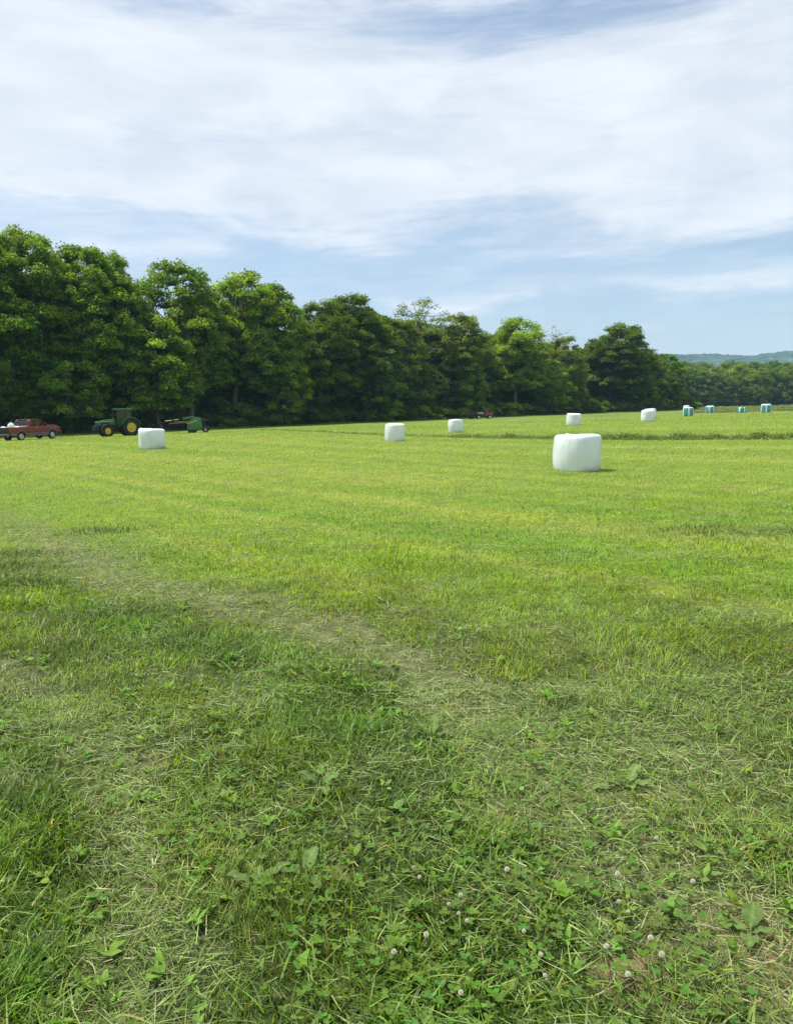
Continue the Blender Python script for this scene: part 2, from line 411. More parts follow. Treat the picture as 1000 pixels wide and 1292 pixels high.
i = np.arange(len(rr) - 2)[:, None] * seg + 1; k = np.arange(seg)
a = (i + k).ravel(); b = (i + (k + 1) % seg).ravel()
quads = np.stack([a, a + seg, b + seg, b], 1)
fan = np.stack([np.zeros(seg, int), 1 + k, 1 + (k + 1) % seg], 1)
tris = np.concatenate([quads[:, [0, 1, 2]], quads[:, [0, 2, 3]], fan])
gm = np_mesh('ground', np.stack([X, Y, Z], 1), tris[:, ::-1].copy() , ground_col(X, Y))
ground = link_mesh('ground', gm, M['ground']); tag(ground, kind='structure')
if gm.polygons[0].normal.z < 0: gm.flip_normals()

def hill(name, yc, xs, ridge, depth, res, seed):
    nx, ny = len(xs), 40
    tv = np.linspace(0, 1, ny); XX, TT = np.meshgrid(xs, tv)
    H = ridge(XX); prof = np.sin(np.clip(TT, 0, 1) * np.pi * .5) ** 1.3
    n = fbm(XX / 260, TT * 5, seed, 5)
    ZZ = H * prof * (.88 + .24 * n) + (vnoise(XX / 7, TT * depth / 9, seed + 9) + vnoise(XX / 16, TT * depth / 16, seed + 3)) * 6 * prof - 6 * (1 - prof)
    YY = yc + TT * depth
    back = np.stack([XX[-1], YY[-1] + depth * .6, np.full(nx, -8.0)], 1)
    V = np.concatenate([np.stack([XX.ravel(), YY.ravel(), ZZ.ravel()], 1), back])
    I = (np.arange(ny)[:, None] * nx + np.arange(nx - 1)).ravel()
    Fc = np.stack([I, I + 1, I + 1 + nx, I + nx], 1)
    o = link_mesh(name, np_mesh(name, V, Fc), M['hill']); tag(o, kind='structure'); return o
# wooded ridge far to the right, sinking behind the wood on the left
hill('hill', 2300, np.arange(300, 2300, 5.0), lambda x: 120 + 75 * sstep(500, 1000, x) + 40 * sstep(1000, 1650, x) + 4 * np.sin(x / 130), 700, 5, 61)

# ------------------------------------------------------------------ trees
def tube_np(paths, seg=6):
    """paths: list of (points (n,3), radii (n)) -> verts, tris"""
    VV, FF, off = [], [], 0
    for P, r in paths:
        P = np.asarray(P, float); r = np.asarray(r, float); n = len(P)
        d = np.gradient(P, axis=0); d /= np.linalg.norm(d, axis=1)[:, None] + 1e-9
        ref = np.array((.21, .34, .91)) if abs(d[0][2]) < .9 else np.array((.9, .3, .1))
        u = np.cross(d, ref); u /= np.linalg.norm(u, axis=1)[:, None] + 1e-9; v = np.cross(d, u)
        t = np.linspace(0, 2 * np.pi, seg, endpoint=False)
        ring = P[:, None] + (u[:, None] * np.cos(t)[None, :, None] + v[:, None] * np.sin(t)[None, :, None]) * r[:, None, None]
        VV.append(ring.reshape(-1, 3))
        I = (np.arange(n - 1)[:, None] * seg); k = np.arange(seg)
        a = (I + k).ravel() + off; b = (I + (k + 1) % seg).ravel() + off
        FF.append(np.concatenate([np.stack([a, b, b + seg], 1), np.stack([a, b + seg, a + seg], 1)])); off += n * seg
    return np.concatenate(VV), np.concatenate(FF)
def leaf_cards(rg, C, nrm, size, asp=.62):
    """folded rhombus leaves: 4 vertices, 2 triangles each"""
    n = len(C)
    r = rg.normal(size=(n, 3)); nn = nrm + r * .75; nn /= np.linalg.norm(nn, axis=1)[:, None]
    a = np.cross(nn, rg.normal(size=(n, 3))); a /= np.linalg.norm(a, axis=1)[:, None]; b = np.cross(nn, a)
    s = size[:, None]
    V = np.stack([C - a * s, C + b * s * asp + nn * s * .12, C + a * s - nn * s * .25, C - b * s * asp + nn * s * .12], 1).reshape(-1, 3)
    I = np.arange(n)[:, None] * 4
    Fc = np.concatenate([I + np.array([0, 1, 2]), I + np.array([0, 2, 3])])
    return V, Fc
def tree_proto(seed, Ht, Rd, base=.18, clumps=170, per=210, leaf=.20, csize=1.25, col=(.052, .105, .018), flat=.86, lobes=5, gappy=.0, limbs=9, round_top=1.0, trunk_r=.33, lean=.0, conifer=False):
    """a broadleaf tree of height Ht and crown radius Rd standing at the origin"""
    if not conifer and clumps > 100:
        clumps = int(clumps * 1.55); csize *= .80; per = int(per * .72)
    col = (col[0] * 1.95, col[1] * 1.85, col[2] * 1.1); leaf *= .88; per = int(per * 1.12)
    rg = np.random.default_rng(seed)
    # trunk
    nT = 14; tt = np.linspace(0, 1, nT); top = Ht * (.86 if not conifer else .97)
    wob = np.cumsum(rg.normal(size=(nT, 2)) * .16, axis=0); wob -= wob[0]
    T = np.stack([wob[:, 0] + lean * Ht * tt ** 1.5, wob[:, 1], tt * top - .3], 1)
    tr = trunk_r * (1 - tt) ** .8 + .04; tr[0] *= 1.5; tr[1] *= 1.08
    nodes = [T[5:]]; paths = [(T, tr)]; limbp = []
    lob = [(rg.uniform(0, 2 * np.pi), rg.uniform(.25, .95), rg.uniform(.25, .5), rg.uniform(.75, 1.18)) for _ in range(lobes)]
    def envelope(az, h):
        """crown radius at azimuth az and relative height h"""
        hh = np.clip((h - base) / (1 - base), 0, 1)
        if conifer: return Rd * (1 - hh) ** .9 * (.35 + .65 * (hh > -.01)) * (.85 + .3 * vnoise(az * 2, h * 14, seed))
        p = np.sin(np.pi * np.clip(hh * .93 + .07, 0, 1) ** (.72 * round_top)) ** .45
        f = np.ones_like(hh)
        for la, lh, lw, lg in lob:
            da = np.angle(np.exp(1j * (az - la)))
            f = np.maximum(f * .985, lg * np.exp(-(da / .8) ** 2 - ((h - lh) / lw) ** 2) * 1.18)
        return Rd * p * f * (.84 + .32 * vnoise(az * 1.6 + 5, h * 7, seed))
    for k in range(limbs):
        h0 = rg.uniform(.22, .78) if not conifer else rg.uniform(.1, .9); z0 = h0 * top
        azm = k * 2.4 + rg.uniform(-.5, .5); rise = rg.uniform(.25, .9) if not conifer else 0
        L = envelope(np.array([azm]), np.array([min(.92, h0 + .12)]))[0] * rg.uniform(.7, .92)
        q = np.linspace(0, 1, 8); bx = np.interp(z0, T[:, 2], T[:, 0]); by = np.interp(z0, T[:, 2], T[:, 1])
        jit = np.cumsum(rg.normal(size=(8, 3)) * .16, axis=0) * (L / 6); jit -= jit[0]
        P = np.stack([bx + np.cos(azm) * L * q, by + np.sin(azm) * L * q, z0 + rise * L * q ** 1.3], 1) + jit
        r0 = np.interp(z0, T[:, 2], tr) * rg.uniform(.4, .62); limbp.append((P, r0 * (1 - q) ** .8 + .025)); nodes.append(P[3:])
    nodes = np.concatenate(nodes)
    # clump centres: spread through the crown, more of them towards its skin
    M_ = clumps; az = rg.uniform(0, 2 * np.pi, M_ * 3); h = base + (1 - base) * rg.uniform(0.0, .985, M_ * 3) ** .9
    rad = rg.uniform(0, 1, M_ * 3) ** .36
    er = envelope(az, h); keep = rg.uniform(0, 1, M_ * 3) < np.clip(er / Rd, .08, 1)
    if gappy: keep &= vnoise(az * 2.2, h * 9, seed + 4) > gappy
    az, h, rad, er = [q[keep][:M_] for q in (az, h, rad, er)]
    hz = h * Ht * .97
    ax = np.interp(hz, T[:, 2], T[:, 0]); ay = np.interp(hz, T[:, 2], T[:, 1])
    C = np.stack([ax + np.cos(az) * er * rad, ay + np.sin(az) * er * rad, hz], 1)
    # twigs to the clumps
    tw = []
    for c in C[:: 1 if M_ < 200 else 2]:
        dd = np.linalg.norm(nodes - c, axis=1) + np.maximum(0, nodes[:, 2] - c[2]) * 1.5
        p0 = nodes[np.argmin(dd)]
        if np.linalg.norm(c - p0) < .5: continue
        mid = (p0 + c) / 2 + rg.normal(size=3) * .2 + np.array((0, 0, -.1 * np.linalg.norm(c - p0)))
        tw.append((np.stack([p0, mid, c]), np.array([.055, .035, .012]) * (1 + np.linalg.norm(c - p0) * .12)))
    # leaves
    cs = csize * rg.uniform(.6, 1.35, len(C)) * (1.0 if not conifer else np.clip(1.2 - h, .35, 1))
    cnt = np.maximum(20, (per * (cs / csize) ** 2 * rg.uniform(.7, 1.2, len(C)))).astype(int)
    idx = np.repeat(np.arange(len(C)), cnt); n = len(idx)
    d = rg.normal(size=(n, 3)); d /= np.linalg.norm(d, axis=1)[:, None]
    d[:, 2] = np.where(d[:, 2] < -.25, -d[:, 2] * rg.uniform(-.6, 1, n), d[:, 2])
    rr_ = rg.uniform(0, 1, n) ** .4; rag = .75 + .5 * vnoise(d[:, 0] * 3 + idx * 3.1, d[:, 1] * 3 + d[:, 2] * 2, seed + 2)
    out_ = C[idx] - np.stack([ax[idx], ay[idx], hz[idx] * .8], 1); out_ /= np.linalg.norm(out_, axis=1)[:, None] + 1e-6
    P = C[idx] + d * (cs[idx] * rr_ * rag)[:, None] * np.array((1, 1, flat)) - np.array((0, 0, 1)) * ((np.hypot(d[:, 0], d[:, 1]) * rr_) ** 2 * cs[idx] * .18)[:, None]
    nrm = d * .55 + np.array((0, 0, .75)) + out_ * .25
    V, Fc = leaf_cards(rg, P, nrm, leaf * rg.uniform(.6, 1.35, n))
    ct = rg.uniform(.66, 1.34, len(C))[idx] * rg.uniform(.6, 1.4, n)
    yel = np.clip(rg.normal(.0, .06, len(C))[idx] + rg.normal(0, .04, n), -.15, .2)
    colr = np.array(col)[None] * ct[:, None] * np.stack([1 + yel * 2.0, 1 + yel * .8, 1 - yel], 1)
    crown = np_mesh('crown', V, Fc, np.repeat(colr, 4, axis=0))
    crown.materials.append(M['leaf'])
    trunk = np_mesh('trunk', *tube_np(paths, 10)); trunk.materials.append(M['bark'])
    lim = np_mesh('limbs', *tube_np(limbp + tw, 5)); lim.materials.append(M['bark'])
    for q in (trunk, lim): q.polygons.foreach_set('use_smooth', np.ones(len(q.polygons), bool))
    return dict(crown=crown, trunk=trunk, limbs=lim, H=Ht, R=Rd)
def place_tree(p, x, y, height, rz, label, group=None, wide=1.0, name='broadleaf_tree', cat='tree'):
    o = empty(name, (x, y, float(tz(x, y))), rz); s = height / p['H']; o.scale = (s * wide, s * wide, s)
    for k in ('trunk', 'limbs', 'crown'):
        c = bpy.data.objects.new(k, p[k]); COL.objects.link(c); c.parent = o
    return tag(o, label, cat, group)

P = [tree_proto(101, 24, 8.0, .24, 250, 230, .19, 1.30, (.075, .135, .020), lobes=7, limbs=12, trunk_r=.42),
     tree_proto(102, 22, 6.6, .25, 200, 220, .19, 1.20, (.070, .130, .022), lobes=6, limbs=10),
     tree_proto(103, 21, 6.2, .26, 170, 200, .18, 1.25, (.085, .150, .028), lobes=6, limbs=12, gappy=.28),
     tree_proto(104, 20, 6.4, .16, 240, 230, .17, 1.15, (.050, .090, .016), lobes=5, limbs=10, trunk_r=.4),
     tree_proto(105, 20, 5.6, .18, 190, 190, .16, 1.05, (.062, .100, .030), lobes=6, limbs=11),
     tree_proto(106, 20, 5.4, .45, 80, 60, .15, .95, (.095, .130, .045), lobes=6, limbs=13, gappy=.3),   # thin, lacy crown
     tree_proto(107, 12, 4.2, .16, 120, 170, .16, 1.0, (.080, .150, .022), lobes=5, limbs=8, trunk_r=.14),
     ]
BACK = tree_proto(108, 19, 6.8, .14, 190, 150, .24, 1.35, (.040, .080, .014), lobes=5, limbs=8)
BACK2 = tree_proto(109, 18, 6.4, .10, 180, 150, .24, 1.4, (.045, .085, .016), lobes=6, limbs=8)
FAR = [tree_proto(110 + q, 17, 6.6, .02, 110, 70, .34, 1.7, c, lobes=5, limbs=5) for q, c in enumerate(((.050, .095, .020), (.075, .125, .028), (.062, .10, .035)))]
CON = tree_proto(120, 22, 3.4, .06, 150, 60, .26, 1.0, (.022, .045, .018), conifer=True, limbs=0)
BARE = tree_proto(121, 19, 4.0, .5, 46, 14, .12, .9, (.10, .12, .06), limbs=16, gappy=.3)

def top_height(px, row, d):
    x, y = wood_px(px, d); r = math.hypot(0, y)
    return CAM_H + (520 - row) / F * y * 1.0 - float(tz(x, y))
# px column, top row, prototype, depth into wood, turn, width factor, label
FRONT = [
 (-75, 300, 1, 3, .3, 1.15, 'broadleaf tree at the very left end of the wood, mostly past the photo edge'),
 (-12, 296, 1, 0.5, 2.0, 1.1, 'tall tree cut by the left edge of the photo, above the pickup tailgate'),
 (48, 281, 0, 2.5, 1.1, .95, 'tallest tree of the wood, with a broad rounded top above the crimson pickup truck'),
 (112, 303, 1, 2.0, 4.1, 1.05, 'tall leafy tree just right of the tallest tree, between the pickup and the tractor'),
 (144, 311, 0, 3.5, 5.0, .62, 'tall tree with spiky top sprigs, just left of the skyline dip above the tractor'),
 (240, 325, 2, 2.0, .4, 1.15, 'light green open crowned tree right of the skyline dip, above the mower'),
 (296, 336, 2, 3.0, 2.7, 1.2, 'light green leafy tree with gappy upper crown, second right of the skyline dip'),
 (343, 352, 1, 1.0, 3.2, 1.0, 'leafy tree falling steeply on its right to the blue notch in the treeline'),
 (402, 373, 3, 1.5, .8, 1.1, 'dark rounded tree just right of the blue notch in the treeline'),
 (458, 365, 3, 2.5, 2.4, 1.2, 'dark dense domed tree, highest in mid wood, left of the lacy crowned tree'),
 (524, 371, 5, 4.5, 1.4, 1.2, 'thin lacy crowned tree rising behind the others in the middle of the wood'),
 (508, 398, 4, 0.5, 5.2, 1.1, 'grey green tree standing in front of the lacy crowned tree'),
 (580, 391, 4, 2.0, 3.0, 1.35, 'rounded grey green tree above the small red utility vehicle'),
 (652, 394, 2, 1.0, 4.4, 1.2, 'light green tree with tall open crown, right of the red utility vehicle'),
 (694, 405, 19, 4.0, 1.0, 1.0, 'nearly bare twiggy tree between the light green tree and the big dark tree'),
 (708, 420, 4, 1.5, .2, 1.1, 'shorter tree filling the skyline dip just left of the big dark tree'),
 (765, 406, 3, 3.0, 5.6, 1.5, 'big dark broad topped tree near the right end of the wood'),
 (806, 428, 3, 1.5, 1.9, 1.3, 'dark tree just right of the big broad topped tree, on the falling skyline'),
 (836, 444, 1, 2.5, 3.6, 1.1, 'small rounded tree at the right end of the wood, above the stacked white bale'),
]
for px, row, k, d, rz, w, lab in FRONT:
    x, y = wood_px(px, d); p = BARE if k == 19 else P[k]
    place_tree(p, x, y, top_height(px, row, d) / 1.045, rz, lab, None, w)
# low leafy trees leaning out of the front of the wood
for px, row, d, rz, w, lab in ((205, 395, -2.5, .5, 1.1, 'low bright green tree leaning out of the wood above the tractor cab and wrapped bale'),
                         (95, 420, -1.5, 2.2, 1.1, 'low spreading tree at the wood edge between the pickup and the tractor'),
                         (368, 440, -2.0, 1.2, .9, 'low bright green tree at the wood edge below the blue notch'),
                         (690, 455, -1.5, 4.0, 1.1, 'low pale tree at the wood edge left of the big dark tree'),
                         (20, 425, 1.0, 5.1, 1.2, 'low leafy tree behind the cab of the crimson pickup'),
                         (480, 440, -1.0, 3.0, .9, 'low tree at the wood edge behind the middle bale'),
                         (590, 450, -.5, 2.0, .9, 'low tree at the wood edge just behind the small red utility vehicle'),
                         (812, 470, -1.5, .3, 1.1, 'low bushy tree at the wood edge behind the stacked white bale'),
                         (846, 478, 1.0, 1.3, 1.1, 'lowest bushy tree, at the right tip of the wood')):
    x, y = wood_px(px, d); place_tree(P[6], x, y, top_height(px, row, d), rz, lab, None, w)
# deeper rows
rg = np.random.default_rng(5)
for row, d in enumerate((8.5, 15.5, 23)):
    s = -26.0 + row * 3
    while s < 182 + 4 * row:
        x, y = wood_pt(s, d + rg.uniform(-1.5, 1.5)); px = 500 + F * x / y
        sky_row = np.interp(px, (-100, 20, 60, 160, 178, 230, 300, 355, 375, 400, 460, 500, 600, 640, 690, 705, 760, 800, 850), (315, 310, 312, 345, 392, 360, 362, 388, 418, 388, 380, 396, 408, 412, 425, 432, 424, 444, 468))
        hh = min(CAM_H + (520 - sky_row) / F * y - float(tz(x, y)) - (1.6 if px < 380 else .3) - row * .9, 25)
        place_tree(BACK if rg.uniform() < .5 else BACK2, x, y, hh * rg.uniform(.86, .99), rg.uniform(0, 6.3),
                   'dark tree standing deeper in the wood, behind the front row of trees', 'trees deeper in the wood', rg.uniform(.9, 1.15))
        s += rg.uniform(6.0, 8.5)
# understorey shrubs and saplings along the foot of the wood
def shrub_proto(seed, Ht, Rd, col):
    return tree_proto(seed, Ht, Rd, .02, 46, 150, .13, .62, col, lobes=4, limbs=6, trunk_r=.05, flat=.8)
SH = [shrub_proto(130, 3.2, 1.9, (.060, .105, .022)), shrub_proto(131, 2.6, 1.7, (.085, .14, .03)), shrub_proto(132, 4.2, 1.8, (.05, .09, .02))]
s = -22.0
while s < 178:
    d = rg.uniform(-1.8, 1.6); x, y = wood_pt(s, d); k = rg.integers(0, 3)
    place_tree(SH[k], x, y, SH[k]['H'] * rg.uniform(.4, 1.05) * (.7 if s < 35 else 1), rg.uniform(0, 6.3), 'leafy green shrub in the undergrowth along the foot of the wood',
               'shrubs along the foot of the wood', rg.uniform(.9, 1.3), 'shrub', 'shrub')
    s += rg.uniform(1.3, 2.7)
s = -24.0
while s < 180:
    x, y = wood_pt(s, rg.uniform(3, 6)); k = rg.integers(0, 3)
    place_tree(SH[k], x, y, SH[k]['H'] * rg.uniform(.9, 1.5), rg.uniform(0, 6.3), 'leafy green shrub in the undergrowth along the foot of the wood',
               'shrubs along the foot of the wood', rg.uniform(1.2, 1.6), 'shrub', 'shrub')
    s += rg.uniform(2.5, 4)
# the far wood across the field on the right
for row, (dist, extra) in enumerate(((352, 0), (364, 1), (380, 2.5), (398, 4), (420, 5.5))):
    px = 780.0
    while px < 1130:
        dd = dist + rg.uniform(-4, 4); x = x_at(px, dd); q = rg.integers(0, 3)
        place_tree(FAR[q], x, dd, rg.uniform(13.5, 18.5) + extra * 1.2, rg.uniform(0, 6.3), 'distant round headed tree in the far wood across the field',
                   'trees of the far wood', rg.uniform(.9, 1.3))
        px += rg.uniform(9, 17) if row < 2 else rg.uniform(16, 24)
for px, row in ((861, 459), (875, 461), (926, 458), (869, 464)):
    dd = 392; x = x_at(px, dd)
    place_tree(CON, x, dd, CAM_H + (520 - row) / F * dd - float(tz(x, dd)), px, 'distant dark pointed conifer standing above the far wood', 'conifers of the far wood', 1.5 + .3 * (px % 2), 'conifer', 'conifer')

# ------------------------------------------------------------------ wrapped bales
def make_bale(px, base_row, dist, dia, h, seed, label, group, material='film', flap=0.0, lying=False):
    x = x_at(px, dist); y = dist
    rb = random.Random(seed); ph = [rb.uniform(0, 6.28) for _ in range(6)]
    r = dia / 2
    o = empty('wrapped_bale', (x, y, float(tz(x, y)) - .02), rb.uniform(0, 6.28))
    def fn(t, z):
        k = z / h
        return 1 + .012 * math.sin(2 * t + ph[0] + k) + .010 * math.sin(3 * t + ph[1]) + .006 * math.sin(9 * t + ph[2] + 3 * k) * (1 - abs(2 * k - 1)) \
            + .005 * math.sin(17 * t + ph[3]) + .012 * math.sin(5 * k + ph[4] + t)
    prof = [(r * .30, 0), (r * .90, 0), (r * .925, h * .02), (r * .955, h * .10), (r * .985, h * .25), (r, h * .42), (r * 1.0, h * .58), (r * .985, h * .74),
            (r * .965, h * .86), (r * .945, h * .92), (r * .90, h * .965), (r * .82, h * .988), (r * .6, h * 1.0), (r * .3, h * 1.004), (.02, h * 1.0)]
    b = MB().lathe(prof, seg=56, fn=fn)
    for v in b.bm.verts:                                            # uneven packing: slumped top, soft dents
        k = max(0, v.co.z / h)
        v.co.z += k ** 3 * (.022 * math.sin(math.atan2(v.co.y, v.co.x) + ph[5]) + .012 * math.sin(4 * v.co.x / r + ph[1]))
        q = 1 + .012 * math.sin(7 * v.co.z + ph[0] + 2 * math.atan2(v.co.y, v.co.x)); v.co.x *= q; v.co.y *= q
    w = b.build('film_wrap', M[material], o, angle=60)
    if flap:                                                        # loose corner of film standing up at the rim
        f = MB(); a = flap
        for j in range(3):
            a2 = a + .10 * j; f.tube([(r * .84 * math.cos(a2), r * .84 * math.sin(a2), h * .965), (r * .82 * math.cos(a2 + .05), r * .82 * math.sin(a2 + .05), h * 1.012), (r * .66 * math.cos(a2 + .1), r * .66 * math.sin(a2 + .1), h * 1.005)], [.04, .035 - .008 * j, .02], 7)
        f.build('loose_film_end', M[material], o); o.rotation_euler.z = 0
    return tag(o, label, 'bale', group)
GW, GT = 'white wrapped hay bales on the field', 'teal wrapped hay bales on the field'
make_bale(728, 594, 23.2, 1.38, 1.07, 1, 'largest and nearest white wrapped bale, right of centre on the field', GW, flap=math.pi * 1.22)
make_bale(191.5, 563, 44, 1.45, 1.12, 2, 'white wrapped bale at the left, between the tractor and the green mower', GW, flap=math.pi * 1.05)
make_bale(498, 555, 50, 1.26, 1.12, 3, 'white wrapped bale standing alone near the middle, before the dark wood', GW)
make_bale(574.5, 544, 69, 1.33, 1.12, 4, 'small white wrapped bale just left of the red utility vehicle', GW)
make_bale(723.5, 538, 74, 1.42, 1.13, 5, 'white wrapped bale straight behind the largest bale, beyond the windrow', GW, flap=math.pi * 1.1)
make_bale(816.5, 533, 76, 1.32, 1.12, 6, 'white wrapped bale in the right half with another bale peeking over it', GW)
make_bale(819, 530, 92, 1.35, 1.15, 7, 'white wrapped bale mostly hidden, only its top showing over the bale in front', GW)
make_bale(865, 516, 185, 1.35, 1.2, 8, 'farthest tiny white wrapped bale, seen just above the leftmost teal bale', GW)
make_bale(867, 526, 100, 1.28, 1.14, 9, 'leftmost teal bale, with the farthest white bale showing just above it', GT, 'teal')
make_bale(894.5, 522, 125, 1.25, 1.14, 10, 'second teal bale from the left, between the leftmost and the smallest teal bale', GT, 'teal')
make_bale(934.5, 519.5, 117, 1.15, .80, 11, 'smallest pale teal bale, standing low near the crest of the field', GT, 'teal')
make_bale(965, 523, 112, 1.36, 1.2, 12, 'rightmost teal bale, broadest of the teal ones, near the right edge', GT, 'teal')

# ------------------------------------------------------------------ vehicles
def wheel(parent, c, r, w, rim_r, rim_mat, lug=False, spokes=6, side=1):
    """axle along local y; side = which way the hub faces"""
    c = Vector(c)
    prof = [(rim_r, -w / 2 * .8), (r * .86, -w / 2), (r * .97, -w / 2 * .8), (r, -w / 4), (r, w / 4), (r * .97, w / 2 * .8), (r * .86, w / 2), (rim_r, w / 2 * .8)]
    wh = MB().lathe(prof, c, 'y', 36, cap=False)
    if lug:
        for k in range(22):
            t = 2 * math.pi * k / 22
            for s_ in (-1, 1):
                rot = Matrix.Rotation(-t - s_ * .1, 3, 'Y') @ Matrix.Rotation(s_ * .5, 3, 'X')
                wh.box(c + Vector((math.cos(t) * (r + .015), s_ * w * .22, math.sin(t) * (r + .015))), (.06, w * .5, .035), Matrix.Rotation(-t, 3, 'Y') @ Matrix.Rotation(s_ * .6, 3, 'X'))
    W_ = wh.build('wheel', M['tyre'], parent)
    f = side * w / 2 * .82; rm = MB()
    rm.lathe([(rim_r * 1.02, f - side * .05), (rim_r, f + side * .012), (rim_r * .9, f), (rim_r * .82, f - side * .035), (rim_r * .35, f - side * .02), (rim_r * .26, f + side * .0), (.02, f + side * .01)], c, 'y', 30)
    if spokes:
        for k in range(spokes):
            t = 2 * math.pi * k / spokes
            rm.box(c + Vector((math.cos(t) * rim_r * .55, f - side * .02, math.sin(t) * rim_r * .55)), (rim_r * .75, .04, rim_r * .2), Matrix.Rotation(-t, 3, 'Y'), .01)
    rm.build('rim', rim_mat, W_); return W_

def at(px, dist): 
    x = x_at(px, dist); return Vector((x, dist, float(tz(x, dist))))

def make_pickup():
    """extended cab pickup, nose towards +x, near side towards -y"""
    o = empty('pickup_truck', (0, 0, 0)); Wd = .96
    wb0, wb1, rw = -1.72, 1.90, .40
    def arch(cx, r=.52, n=9): return [(cx + r * math.cos(t), .40 + r * math.sin(t)) for t in np.linspace(math.pi * .985, .05, n)]
    sill = .42
    # lower grey band and body sides as swept outlines (wheel arches cut in the outline)
    low = [(-2.86, .50)] + [(-2.86, .68)] + [(2.86, .68), (2.90, .46)] + [(wb1 + .52, .44)] 
    body = [(-2.88, .66)] + [(wb0 - .53, .66)] + arch(wb0, .53)[2:-2] + [(wb0 + .52, .66), (wb1 - .52, .66)] + arch(wb1, .53)[2:-2] + [(wb1 + .52, .66), (2.84, .66), (2.90, .80), (2.88, 1.02), (2.70, 1.14), (2.2, 1.20), (1.42, 1.24), (1.30, 1.26), (-.80, 1.26), (-.82, 1.24), (-2.86, 1.24), (-2.90, 1.1)]
    bm_ = MB()
    bm_.prism([p for p in body], -Wd, -Wd + .10, .015); bm_.prism([p for p in body], Wd - .10, Wd, .015)
    bm_.prism([(1.30, .62), (2.82, .62), (2.89, .80), (2.87, 1.02), (2.70, 1.15), (2.2, 1.22), (1.30, 1.27)], -Wd + .10, Wd - .10, .01)   # nose and bonnet
    bm_.box((2.15, 0, 1.235), (1.3, 1.2, .05), None, .02)
    bm_.box((.25, 0, .62), (2.2, 2 * Wd - .2, .30)); tg_ = MB().box((-2.86, 0, .95), (.07, 2 * Wd - .21, .56), None, .015); tg_.build('tailgate', M['black'], o)   # floor; tailgate black instead of red, the shade on it put into the colour
    bm_.box((-.86, 0, .95), (.06, 2 * Wd - .2, .58)); bm_.box((-1.85, 0, .74), (2.0, 2 * Wd - .2, .06))
    body_o = bm_.build('body', M['red'], o)
    g2 = MB()
    for s_ in (-1, 1):
        y0, y1 = (-Wd - .018, -Wd + .02) if s_ < 0 else (Wd - .02, Wd + .018)
        g2.prism([(-2.86, .50), (wb0 - .55, .46), (wb0 - .55, .70), (-2.88, .74)], y0, y1)
        g2.prism([(wb0 + .55, .42), (wb1 - .55, .42), (wb1 - .55, .66), (wb0 + .55, .66)], y0, y1)
        for cx in (wb0, wb1):
            a1 = arch(cx, .60, 11); a0 = arch(cx, .50, 11); g2.prism(a1 + a0[::-1], y0 - .02 * (s_ < 0), y1 + .02 * (s_ > 0))
    g2.build('lower_cladding', M['greyp'], o)
    cab = MB()
    side = [(-.80, 1.262), (-.74, 1.72), (-.62, 1.83), (-.2, 1.87), (.35, 1.855), (.62, 1.78), (1.38, 1.262)]
    win = [(-.44, 1.32), (-.40, 1.70), (.30, 1.74), (.58, 1.69), (1.12, 1.32)]
    cab.prism([(-.62, 1.78), (-.62, 1.83), (-.2, 1.87), (.35, 1.855), (.62, 1.78)], -Wd + .16, Wd - .16, .03)   # roof
    for s_ in (-1, 1):
        y = s_ * (Wd - .10)
        cab.tube([(1.40, y, 1.26), (.60, y * .86, 1.80)], .045, 6)
        cab.prism([(-.80, 1.262), (-.74, 1.74), (-.62, 1.83), (-.44, 1.84), (-.46, 1.262)], *sorted((y, y * .84)), .01)
        cab.tube([(.20, y, 1.26), (.22, y * .86, 1.82)], .035, 6); cab.tube([(-.5, y * .86, 1.82), (.6, y * .86, 1.80)], .04, 6)
    cab.box((-.77, 0, 1.30), (.06, 1.6, .12)); cab.build('cab', M['red'], o)
    gl = MB()
    for s_ in (-1, 1):
        y = s_ * (Wd - .13); gl.prism(win, *sorted((y * .93, y * .93 + s_ * .01)))
    gl.build('side_windows', M['glass'], o)
    ws = MB(); ws.box((1.0, 0, 1.53), (.012, 1.5, .92), Matrix.Rotation(-R(57), 3, 'Y')); ws.build('windscreen', M['glass'], o)
    rwn = MB(); rwn.box((-.74, 0, 1.56), (.012, 1.42, .40), Matrix.Rotation(R(6), 3, 'Y')); rwn.build('rear_window', M['glass'], o)
    MB().box((.35, 0, 1.16), (1.6, 1.6, .18), None, .05).box((.28, -.4, 1.45), (.14, .48, .55), None, .05).box((.28, .4, 1.45), (.14, .48, .55), None, .05).box((-.45, 0, 1.36), (.14, 1.3, .3), None, .04).build('seats', M['black'], o)
    for cx in (wb0, wb1):
        for s_ in (-1, 1): wheel(o, (cx, s_ * (Wd - .13), rw), rw, .26, .245, M['chrome'], spokes=5, side=s_)
    MB().box((2.95, 0, .62), (.16, 1.84, .24), None, .05).build('front_bumper', M['greyp'], o)
    MB().box((-2.98, 0, .56), (.14, 1.80, .18), None, .04).build('rear_bumper', M['greyp'], o)
    for s_ in (-1, 1):
        MB().box((2.86, s_ * .78, .96), (.12, .26, .22), None, .03).build('headlight', M['lens'], o)
        MB().box((-2.90, s_ * .88, 1.0), (.05, .13, .34), None, .015).build('taillight', M['redlens'], o)
        mr = MB().box((1.02, s_ * (Wd + .14), 1.36), (.12, .20, .24), None, .04); mr.tube([(1.1, s_ * Wd, 1.26), (1.04, s_ * (Wd + .12), 1.3)], .025, 6); mr.build('side_mirror', M['black'], o)
        MB().box((.05, s_ * (Wd + .02), 1.14), (.16, .03, .035), None, .01).build('door_handle', M['chrome'], o)
        MB().box((.1, s_ * (Wd + .06), .42), (2.1, .14, .05), None, .02).build('running_board', M['greyp'], o)
